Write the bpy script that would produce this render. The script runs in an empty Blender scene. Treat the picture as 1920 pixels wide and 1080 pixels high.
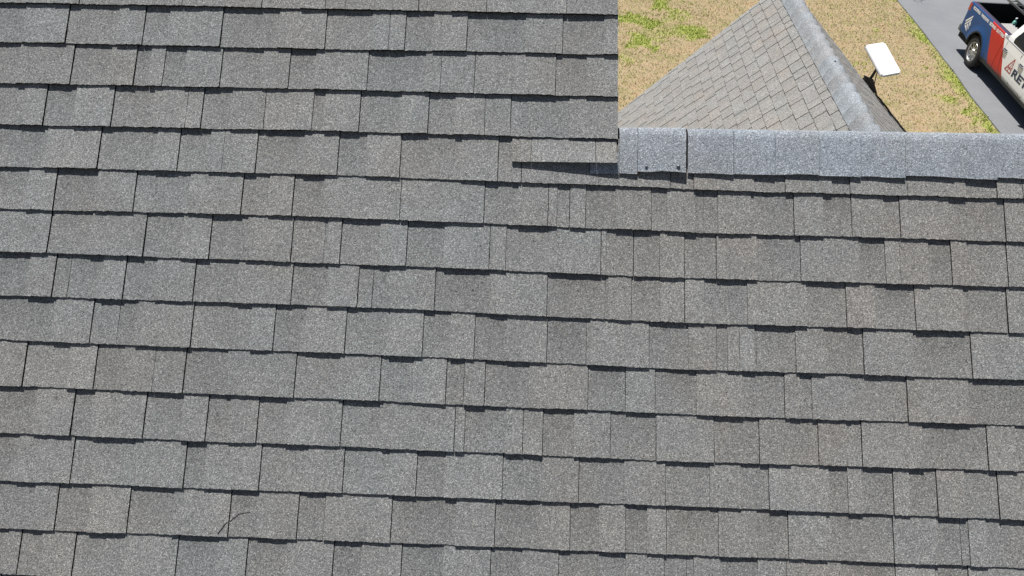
import bpy, bmesh, math, random
import numpy as np
from mathutils import Vector, Matrix

random.seed(7)
rng = np.random.default_rng(11)
sc = bpy.context.scene
col = sc.collection
R_ = math.radians

# ------------------------------------------------------------------ camera
CAM_H = 8.31                       # drone height above the lawn, metres
CAM_M = Matrix(((0.999168, -0.033789, 0.022845, 0.0),
                (0.039662, 0.674261, -0.737428, 0.0),
                (0.009514, 0.737720, 0.675040, CAM_H),
                (0, 0, 0, 1)))
cam = bpy.data.cameras.new('camera')
cam.lens = 24.0
cam.sensor_width = 36.0
cam.clip_start = 0.05
cam.clip_end = 2000.0
cam_ob = bpy.data.objects.new('camera', cam)
cam_ob.matrix_world = CAM_M
col.objects.link(cam_ob)
sc.camera = cam_ob

# ------------------------------------------------------------------ light
PITCH = R_(42.0)                   # slope of the main roof
cp, sp = math.cos(PITCH), math.sin(PITCH)
ROOF_O = Vector((0.0, 1.45189, 6.69752))    # point of the roof plane nearest the camera
ROOF_U, ROOF_V, ROOF_N = Vector((1, 0, 0)), Vector((0, cp, sp)), Vector((0, -sp, cp))
s_el = R_(30.5)                    # sun height above the roof plane (it comes from the ridge side)
s_pl = Vector((-0.21 * math.cos(s_el), 0.978 * math.cos(s_el), math.sin(s_el))).normalized()
SUN = (ROOF_U * s_pl.x + ROOF_V * s_pl.y + ROOF_N * s_pl.z).normalized()
sun_el = math.asin(SUN.z)
sun_az = math.atan2(SUN.x, SUN.y)  # from +Y towards +X
sl = bpy.data.lights.new('sun', 'SUN')
sl.energy = 5.0
sl.angle = R_(0.5)
sl.color = (1.0, 0.955, 0.89)
sun_ob = bpy.data.objects.new('sun', sl)
sun_ob.rotation_mode = 'QUATERNION'
sun_ob.rotation_quaternion = SUN.to_track_quat('Z', 'Y')
sun_ob.location = (0, 0, 30)
col.objects.link(sun_ob)

w = bpy.data.worlds.new('World')
sc.world = w
w.use_nodes = True
wn = w.node_tree
for n in list(wn.nodes): wn.nodes.remove(n)
sky = wn.nodes.new('ShaderNodeTexSky')
sky.sky_type = 'NISHITA'
sky.sun_disc = False
sky.sun_elevation = sun_el
sky.sun_rotation = sun_az
bg = wn.nodes.new('ShaderNodeBackground')
bg.inputs['Strength'].default_value = 0.05
wo = wn.nodes.new('ShaderNodeOutputWorld')
wn.links.new(sky.outputs[0], bg.inputs['Color'])
wn.links.new(bg.outputs[0], wo.inputs['Surface'])

sc.view_settings.view_transform = 'Standard'
sc.view_settings.look = 'None'
sc.view_settings.gamma = 1.0
sc.view_settings.use_curve_mapping = False
sc.view_settings.exposure = 0.45

# ------------------------------------------------------------------ helpers
def new_mat(name, rough=0.8):
    m = bpy.data.materials.new(name)
    m.use_nodes = True
    nt = m.node_tree
    b = nt.nodes['Principled BSDF']
    b.inputs['Roughness'].default_value = rough
    return m, nt, b

def N(nt, t, **kw):
    n = nt.nodes.new(t)
    for k, v in kw.items():
        if k.startswith('i_'):
            n.inputs[k[2:].replace('_', ' ')].default_value = v
        else:
            setattr(n, k, v)
    return n

def plain(name, rgb, rough=0.6, metal=0.0, coat=0.0, var=0.06, scale=12.0, spec=0.5):
    """painted / plastic / metal surface with slight uneven tone"""
    m, nt, b = new_mat(name, rough)
    tc = N(nt, 'ShaderNodeTexCoord')
    no = N(nt, 'ShaderNodeTexNoise', i_Scale=scale, i_Detail=4.0)
    nt.links.new(tc.outputs['Object'], no.inputs['Vector'])
    mp = N(nt, 'ShaderNodeMapRange')
    mp.inputs['To Min'].default_value = 1 - var
    mp.inputs['To Max'].default_value = 1 + var
    nt.links.new(no.outputs['Fac'], mp.inputs['Value'])
    mu = N(nt, 'ShaderNodeVectorMath', operation='SCALE')
    mu.inputs[0].default_value = rgb
    nt.links.new(mp.outputs[0], mu.inputs['Scale'])
    nt.links.new(mu.outputs[0], b.inputs['Base Color'])
    b.inputs['Metallic'].default_value = metal
    b.inputs['Coat Weight'].default_value = coat
    b.inputs['Specular IOR Level'].default_value = spec
    return m

def ramp(nt, pts, interp='LINEAR'):
    r = nt.nodes.new('ShaderNodeValToRGB')
    r.color_ramp.interpolation = interp
    e = r.color_ramp.elements
    e[0].position, e[0].color = pts[0][0], (*pts[0][1], 1)
    e[1].position, e[1].color = pts[-1][0], (*pts[-1][1], 1)
    for p, c in pts[1:-1]:
        x = e.new(p); x.color = (*c, 1)
    return r

def granule_mat(name, dark, mid, light, gain=1.0, scale=430.0, warm=(1.045, 0.995, 0.955), cool=(0.965, 1.005, 1.02)):
    """mineral granules of an asphalt shingle; 'tone' attribute: R brightness, G hue of the blend, B printed shadow band"""
    m, nt, b = new_mat(name, 0.93)
    L = nt.links.new
    b.inputs['Specular IOR Level'].default_value = 0.25
    tc = N(nt, 'ShaderNodeTexCoord')
    vo = N(nt, 'ShaderNodeTexVoronoi', i_Scale=scale, feature='F1')
    L(tc.outputs['Object'], vo.inputs['Vector'])
    sx = N(nt, 'ShaderNodeSeparateXYZ'); L(vo.outputs['Color'], sx.inputs[0])
    rp = ramp(nt, [(0.0, dark), (0.16, tuple(0.25 * d + 0.75 * q for d, q in zip(dark, mid))), (0.7, mid), (0.965, light), (1.0, tuple(1.18 * q for q in light))])
    L(sx.outputs['X'], rp.inputs['Fac'])
    # hue of single granules
    hs = N(nt, 'ShaderNodeMix', data_type='RGBA', blend_type='MIX')
    hs.inputs['A'].default_value = (1.04, 0.99, 0.95, 1); hs.inputs['B'].default_value = (0.96, 1.01, 1.04, 1)
    L(sx.outputs['Y'], hs.inputs['Factor'])
    m1 = N(nt, 'ShaderNodeMix', data_type='RGBA', blend_type='MULTIPLY'); m1.inputs['Factor'].default_value = 1
    L(rp.outputs['Color'], m1.inputs['A']); L(hs.outputs['Result'], m1.inputs['B'])
    at = N(nt, 'ShaderNodeAttribute', attribute_name='tone')
    sa = N(nt, 'ShaderNodeSeparateColor'); L(at.outputs['Color'], sa.inputs[0])
    n2 = N(nt, 'ShaderNodeTexNoise', i_Scale=150.0, i_Detail=3.0, i_Roughness=0.7); L(tc.outputs['Object'], n2.inputs['Vector'])
    n3 = N(nt, 'ShaderNodeTexNoise', i_Scale=9.0, i_Detail=5.0, i_Roughness=0.6); L(tc.outputs['Object'], n3.inputs['Vector'])
    n4 = N(nt, 'ShaderNodeTexNoise', i_Scale=3.1, i_Detail=3.0); L(tc.outputs['Object'], n4.inputs['Vector'])
    def mr(src, a, c, lo=0.25, hi=0.75):
        q = N(nt, 'ShaderNodeMapRange'); q.inputs['From Min'].default_value = lo; q.inputs['From Max'].default_value = hi
        q.inputs['To Min'].default_value = a; q.inputs['To Max'].default_value = c; L(src, q.inputs['Value']); return q.outputs[0]
    def mul(a, c):
        q = N(nt, 'ShaderNodeMath', operation='MULTIPLY')
        L(a, q.inputs[0])
        if isinstance(c, float): q.inputs[1].default_value = c
        else: L(c, q.inputs[1])
        return q.outputs[0]
    f = mul(mul(mr(n2.outputs['Fac'], 0.9, 1.1), mr(n3.outputs['Fac'], 0.89, 1.11)), mul(sa.outputs['Red'], 2.0 * gain))
    # printed darker band: blotchy
    bl = mul(sa.outputs['Blue'], mr(n3.outputs['Fac'], 0.1, 1.0, 0.3, 0.6))
    inv = N(nt, 'ShaderNodeMath', operation='MULTIPLY_ADD'); L(bl, inv.inputs[0]); inv.inputs[1].default_value = -0.44; inv.inputs[2].default_value = 1.0
    f = mul(f, inv.outputs[0])
    wc = N(nt, 'ShaderNodeMix', data_type='RGBA'); wc.inputs['A'].default_value = (*cool, 1); wc.inputs['B'].default_value = (*warm, 1)
    ad = N(nt, 'ShaderNodeMath', operation='ADD'); ad.use_clamp = True
    L(sa.outputs['Green'], ad.inputs[0]); L(mr(n4.outputs['Fac'], -0.35, 0.35, 0.3, 0.7), ad.inputs[1])
    L(ad.outputs[0], wc.inputs['Factor'])
    m2 = N(nt, 'ShaderNodeMix', data_type='RGBA', blend_type='MULTIPLY'); m2.inputs['Factor'].default_value = 1
    L(m1.outputs['Result'], m2.inputs['A']); L(wc.outputs['Result'], m2.inputs['B'])
    sc_ = N(nt, 'ShaderNodeVectorMath', operation='SCALE'); L(m2.outputs['Result'], sc_.inputs[0]); L(f, sc_.inputs['Scale'])
    L(sc_.outputs[0], b.inputs['Base Color'])
    bu = N(nt, 'ShaderNodeBump'); bu.inputs['Strength'].default_value = 0.32; bu.inputs['Distance'].default_value = 0.0011
    L(vo.outputs['Distance'], bu.inputs['Height']); bu.invert = True
    b2 = N(nt, 'ShaderNodeBump'); b2.inputs['Strength'].default_value = 0.22; b2.inputs['Distance'].default_value = 0.004
    L(n2.outputs['Fac'], b2.inputs['Height']); L(bu.outputs[0], b2.inputs['Normal'])
    L(b2.outputs[0], b.inputs['Normal'])
    return m

def empty(name, loc, rz=0.0, label=None, cat=None, group=None, kind=None):
    o = bpy.data.objects.new(name, None)
    o.empty_display_size = 0.2
    o.location = loc; o.rotation_euler = (0, 0, rz)
    col.objects.link(o)
    tag(o, label, cat, group, kind)
    return o

def tag(o, label=None, cat=None, group=None, kind=None):
    if label: o['label'] = label
    if cat: o['category'] = cat
    if group: o['group'] = group
    if kind: o['kind'] = kind
    return o

class MB:
    """collects geometry for ONE mesh object"""
    def __init__(s): s.v, s.f, s.m, s.c = [], [], [], []
    def add(s, vs, fs, mi=0, tone=(0.5, 0.5, 0.0)):
        n = len(s.v)
        s.v.extend([tuple(p) for p in vs])
        if len(tone) == 3 and not hasattr(tone[0], '__len__'): s.c.extend([tone] * len(vs))
        else: s.c.extend(tone)
        s.f.extend([tuple(i + n for i in f) for f in fs])
        s.m.extend([mi] * len(fs) if isinstance(mi, int) else mi)
    def box(s, lo, hi, mi=0, bev=0.0, tf=None):
        bm = bmesh.new()
        bmesh.ops.create_cube(bm, size=1.0)
        for v in bm.verts:
            v.co = Vector([(lo[i] + hi[i]) / 2 + v.co[i] * (hi[i] - lo[i]) for i in range(3)])
        if bev > 0: bmesh.ops.bevel(bm, geom=list(bm.edges), offset=bev, segments=2, affect='EDGES', profile=0.7)
        s.bm(bm, mi, tf)
    def bm(s, bm, mi=0, tf=None):
        bm.verts.index_update()
        if tf is not None: bm.transform(tf)
        s.add([v.co.copy() for v in bm.verts], [[v.index for v in f.verts] for f in bm.faces], mi)
        bm.free()
    def tube(s, pts, r, n=8, mi=0):
        pts = [Vector(p) for p in pts]
        rr = r if hasattr(r, '__len__') else [r] * len(pts)
        vs, fs = [], []
        for i, p in enumerate(pts):
            d = (pts[min(i + 1, len(pts) - 1)] - pts[max(i - 1, 0)]).normalized()
            a = d.orthogonal().normalized() if i == 0 else (a - d * a.dot(d)).normalized()
            b = d.cross(a)
            for k in range(n):
                t = 2 * math.pi * k / n
                vs.append(p + (a * math.cos(t) + b * math.sin(t)) * rr[i])
        for i in range(len(pts) - 1):
            for k in range(n):
                fs.append((i * n + k, i * n + (k + 1) % n, (i + 1) * n + (k + 1) % n, (i + 1) * n + k))
        fs.append(tuple(range(n))[::-1]); fs.append(tuple((len(pts) - 1) * n + k for k in range(n)))
        s.add(vs, fs, mi)
    def lathe(s, prof, c, axis='y', n=32, mi=0, cap=False):
        """prof: (radius, offset along axis)"""
        vs, fs = [], []
        for (r, o) in prof:
            for k in range(n):
                t = 2 * math.pi * k / n
                if axis == 'y': vs.append((c[0] + r * math.cos(t), c[1] + o, c[2] + r * math.sin(t)))
                elif axis == 'x': vs.append((c[0] + o, c[1] + r * math.cos(t), c[2] + r * math.sin(t)))
                else: vs.append((c[0] + r * math.cos(t), c[1] + r * math.sin(t), c[2] + o))
        for i in range(len(prof) - 1):
            for k in range(n):
                fs.append((i * n + k, i * n + (k + 1) % n, (i + 1) * n + (k + 1) % n, (i + 1) * n + k))
        if cap:
            fs.append(tuple(range(n))); fs.append(tuple((len(prof) - 1) * n + k for k in range(n)))
        s.add(vs, fs, mi)
    def build(s, name, mats, parent=None, smooth=False, local=False):
        """vertices are world coordinates unless local=True (then coordinates of the parent)"""
        me = bpy.data.meshes.new(name)
        off = Vector((0, 0, 0))
        if parent is not None and not local:
            off = Vector(parent.location)
            if parent.parent: off = off + Vector(parent.parent.location)
        me.from_pydata([tuple(Vector(p) - off) for p in s.v], [], s.f)
        if not isinstance(mats, (list, tuple)): mats = [mats]
        for m in mats: me.materials.append(m)
        me.polygons.foreach_set('material_index', s.m)
        if smooth: me.polygons.foreach_set('use_smooth', [True] * len(s.f))
        ca = me.color_attributes.new('tone', 'FLOAT_COLOR', 'POINT')
        ca.data.foreach_set('color', np.array([(a, b_, c_, 1.0) for a, b_, c_ in s.c], dtype=np.float32).ravel())
        me.update()
        o = bpy.data.objects.new(name, me)
        col.objects.link(o)
        if parent is not None: o.parent = parent
        return o

def vnoise(x, seed=0.0):
    """smooth 1-d value noise in -1..1"""
    def h(i): return (math.sin(i * 127.1 + seed * 311.7) * 43758.5453) % 1.0
    i = math.floor(x); f = x - i; f = f * f * (3 - 2 * f)
    return 2 * (h(i) * (1 - f) + h(i + 1) * f) - 1
# ------------------------------------------------------------------ shingles
MAT_SH = granule_mat('roof_granules', (0.044, 0.046, 0.047), (0.176, 0.181, 0.183), (0.345, 0.352, 0.350))
MAT_CAP = granule_mat('cap_granules', (0.060, 0.064, 0.070), (0.228, 0.239, 0.255), (0.44, 0.452, 0.468), warm=(1.0, 1.0, 1.0), cool=(0.92, 1.0, 1.09))
MAT_GAB = granule_mat('gable_granules', (0.065, 0.063, 0.061), (0.232, 0.226, 0.220), (0.42, 0.41, 0.40), scale=260.0)
MAT_GCAP = granule_mat('gable_cap_granules', (0.075, 0.081, 0.090), (0.245, 0.262, 0.285), (0.44, 0.46, 0.49), scale=260.0)
MAT_ASPH = plain('asphalt_edge', (0.018, 0.018, 0.020), 0.9, var=0.3, scale=60, spec=0.1)
MAT_GEDGE = plain('worn_edge', (0.095, 0.091, 0.088), 0.9, var=0.2, scale=40, spec=0.1)
MAT_WOOD = plain('bare_wood', (0.16, 0.09, 0.05), 0.8, var=0.25, scale=40)
MAT_FASCIA = plain('white_fascia', (0.62, 0.62, 0.60), 0.5)
MAT_SIDING = plain('house_siding', (0.42, 0.40, 0.36), 0.7)
MAT_NAIL = plain('nail_metal', (0.16, 0.18, 0.21), 0.45, metal=0.6)

def frame(O, U, V, Nn):
    O, U, V, Nn = Vector(O), Vector(U), Vector(V), Vector(Nn)
    return lambda u, v, w: O + U * u + V * v + Nn * w

def shingle_piece(mb, fr, ua, ub, vb, vt, recess, wf, nu, nv, tone, blotch, jit, t_hi=0.0125, drop=0.0078, thick=0.0038, skew=0.0):
    """one exposed tab: top surface rising towards its lower edge, dark cut edges all round"""
    lift = 0.0 if not recess else -thick
    vs, cs, fs = [], [], []
    for i in range(nu + 1):
        a = i / nu
        u = ua + (ub - ua) * a
        lo, hi = vb(u), vt(u)
        j = random.uniform(-jit, jit) + (.0009 * vnoise(u * 45, lo * 30) if nv > 1 else 0)
        for k in range(nv + 1):
            b = k / nv
            v = lo + (hi - lo) * b + (j if k == 0 else 0)
            wv = t_hi + lift - drop * (v - lo) / 0.143 + wf(u) * (1 - b) ** 2
            uu = u + (random.uniform(-jit, jit) * 0.35 if i in (0, nu) else 0) + skew * (1 - b)
            vs.append(fr(uu, v, wv))
            dk = 0.0
            if blotch > 0:
                fade = max(0.0, 1.0 - (1 - b) * 1.25)
                dk = blotch * (0.25 + 0.75 * fade) * min(1.0, 4 * a + .3) * min(1.0, 5 * (1 - a) + .3)
            cs.append((tone[0], tone[1], dk))
    W_ = nv + 1
    for i in range(nu):
        for k in range(nv):
            fs.append((i * W_ + k, (i + 1) * W_ + k, (i + 1) * W_ + k + 1, i * W_ + k + 1))
    mb.add(vs, fs, 0, cs)
    # skirt (cut edges)
    Nn = (fr(0, 0, 1) - fr(0, 0, 0))
    loop = [i * W_ for i in range(nu + 1)] + [nu * W_ + k for k in range(1, nv + 1)]
    left = [k for k in range(nv, -1, -1)]
    ring = left + loop[1:]
    top = [vs[i] for i in ring]
    bot = [p - Nn * (0.0098 if not recess else 0.0060) for p in top]
    n = len(ring)
    mb.add(top + bot, [(i, i + 1, n + i + 1, n + i) for i in range(n - 1)], 1)

def add_course(mb, fr, u0, u1, vb, vt, joints, recs, seed, fine, warm_f, lift=0.0, jointw=0.00108, over=0.02, wave=0.0014, edge_tone=None, quiet=False, u_fade=False, **kw):
    br = {}
    for u, s in joints:
        if u0 + .01 < u < u1 - .01: br[round(u, 4)] = s
    for a, b in recs:
        for u in (a, b):
            if u0 + .01 < u < u1 - .01 and not any(abs(u - q) < 0.006 for q in br): br[round(u, 4)] = 0.0
    us = [(u0, 0)] + sorted(br.items()) + [(u1, 0)]
    # a shingle carries one blend of granules over several tabs
    blend = random.gauss(0, .02); hue = random.random()
    sk = lambda: random.uniform(-.0012, .0012)
    for (a, sa), (b, sb) in zip(us[:-1], us[1:]):
        m = (a + b) / 2
        rec = any(p - .004 < m < q + .004 for p, q in recs)
        if sa > 0.35 and random.random() < .45: blend = random.gauss(0, .022); hue = random.random()
        br_ = 0.5 * (1 + blend + random.gauss(0, .016)) * (0.975 if rec else 1.01)
        if quiet: br_ = .5 + (br_ - .5) * .7
        h = min(1, max(0, .30 * hue + .20 * random.random() + warm_f(m)))
        if edge_tone and edge_tone(m): br_ *= 1.06; h = 0.0
        if u_fade and a > .6: sa *= .5
        if u_fade and b > .6: sb *= .5
        ga = jointw * (0.25 + .75 * sa) if sa > 0 else -0.0002
        gb = jointw * (0.25 + .75 * sb) if sb > 0 else -0.0002
        L_ = b - a
        nu = max(2, int(L_ / 0.008)) if fine else max(1, int(L_ / 0.12))
        nv = 5 if fine else 1
        t0_, t1_ = (random.uniform(-.0008, .0020), random.uniform(-.0008, .0020)) if fine else (0, 0)
        wf = (lambda u, s=seed, a=a, L_=L_, t0_=t0_, t1_=t1_: lift + t0_ + (t1_ - t0_) * (u - a) / L_ + wave * (0.5 + 0.5 * vnoise(u * 9.0, s)) + 0.0007 * vnoise(u * 37.0, s + 5))
        shingle_piece(mb, fr, a + ga, b - gb, vb, lambda u: vt(u) + over, rec, wf, nu, nv, (br_, h), (random.uniform(.35, 1.0) if rec else (random.uniform(0, .35) if random.random() < .4 else 0)) * (.8 if quiet else 1), 0.0010 if fine else 0.0012, **kw)

def random_teeth(u0, u1, rnd):
    js, rs = [], []
    u = u0 - rnd.uniform(0, .2)
    while u < u1:
        Lr = rnd.uniform(.06, .15); Lt = rnd.uniform(.07, .17)
        js.append([u, 1.0]); rs.append([u, u + Lr])
        u += Lr + Lt
        if rnd.random() < .3:
            js.append([u, .45]); u += rnd.uniform(.03, .12)
    return js, rs

LINES = {0: [(-1.8147, 1.1144), (-0.6535, 1.1216), (0.2622, 1.1247)], 1: [(-1.7996, 0.9778), (-0.6451, 0.9827), (0.2651, 0.9889)], 2: [(-1.7839, 0.8353), (-0.6367, 0.8436), (0.2681, 0.8456)], 3: [(-1.7685, 0.6946), (-0.6284, 0.7044), (0.2711, 0.7041)], 4: [(-1.7528, 0.552), (-0.6195, 0.558), (-0.0275, 0.5532), (0.5913, 0.546), (1.5714, 0.5471)], 5: [(-1.7375, 0.4129), (-0.6111, 0.4187), (0.4904, 0.407), (1.5665, 0.4093)], 6: [(-1.7219, 0.2721), (-0.6021, 0.269), (0.4921, 0.2592), (1.5614, 0.2665)], 7: [(-1.7063, 0.1295), (-0.5938, 0.1315), (0.4937, 0.1183), (1.5562, 0.122)], 8: [(-1.6906, -0.013), (-0.5849, -0.0162), (0.4955, -0.0275), (1.551, -0.0222)], 9: [(-1.6747, -0.1571), (-0.5762, -0.1602), (0.4971, -0.1665), (1.546, -0.1629)], 10: [(-1.6583, -0.306), (-0.5674, -0.3057), (0.4988, -0.3103), (1.5411, -0.2987)], 11: [(-1.6422, -0.4528), (-0.5589, -0.4476), (0.5003, -0.4457), (1.5359, -0.4439)], 12: [(-1.6262, -0.5977), (-0.5502, -0.5909), (0.502, -0.5891), (1.5308, -0.5856)]}
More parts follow.
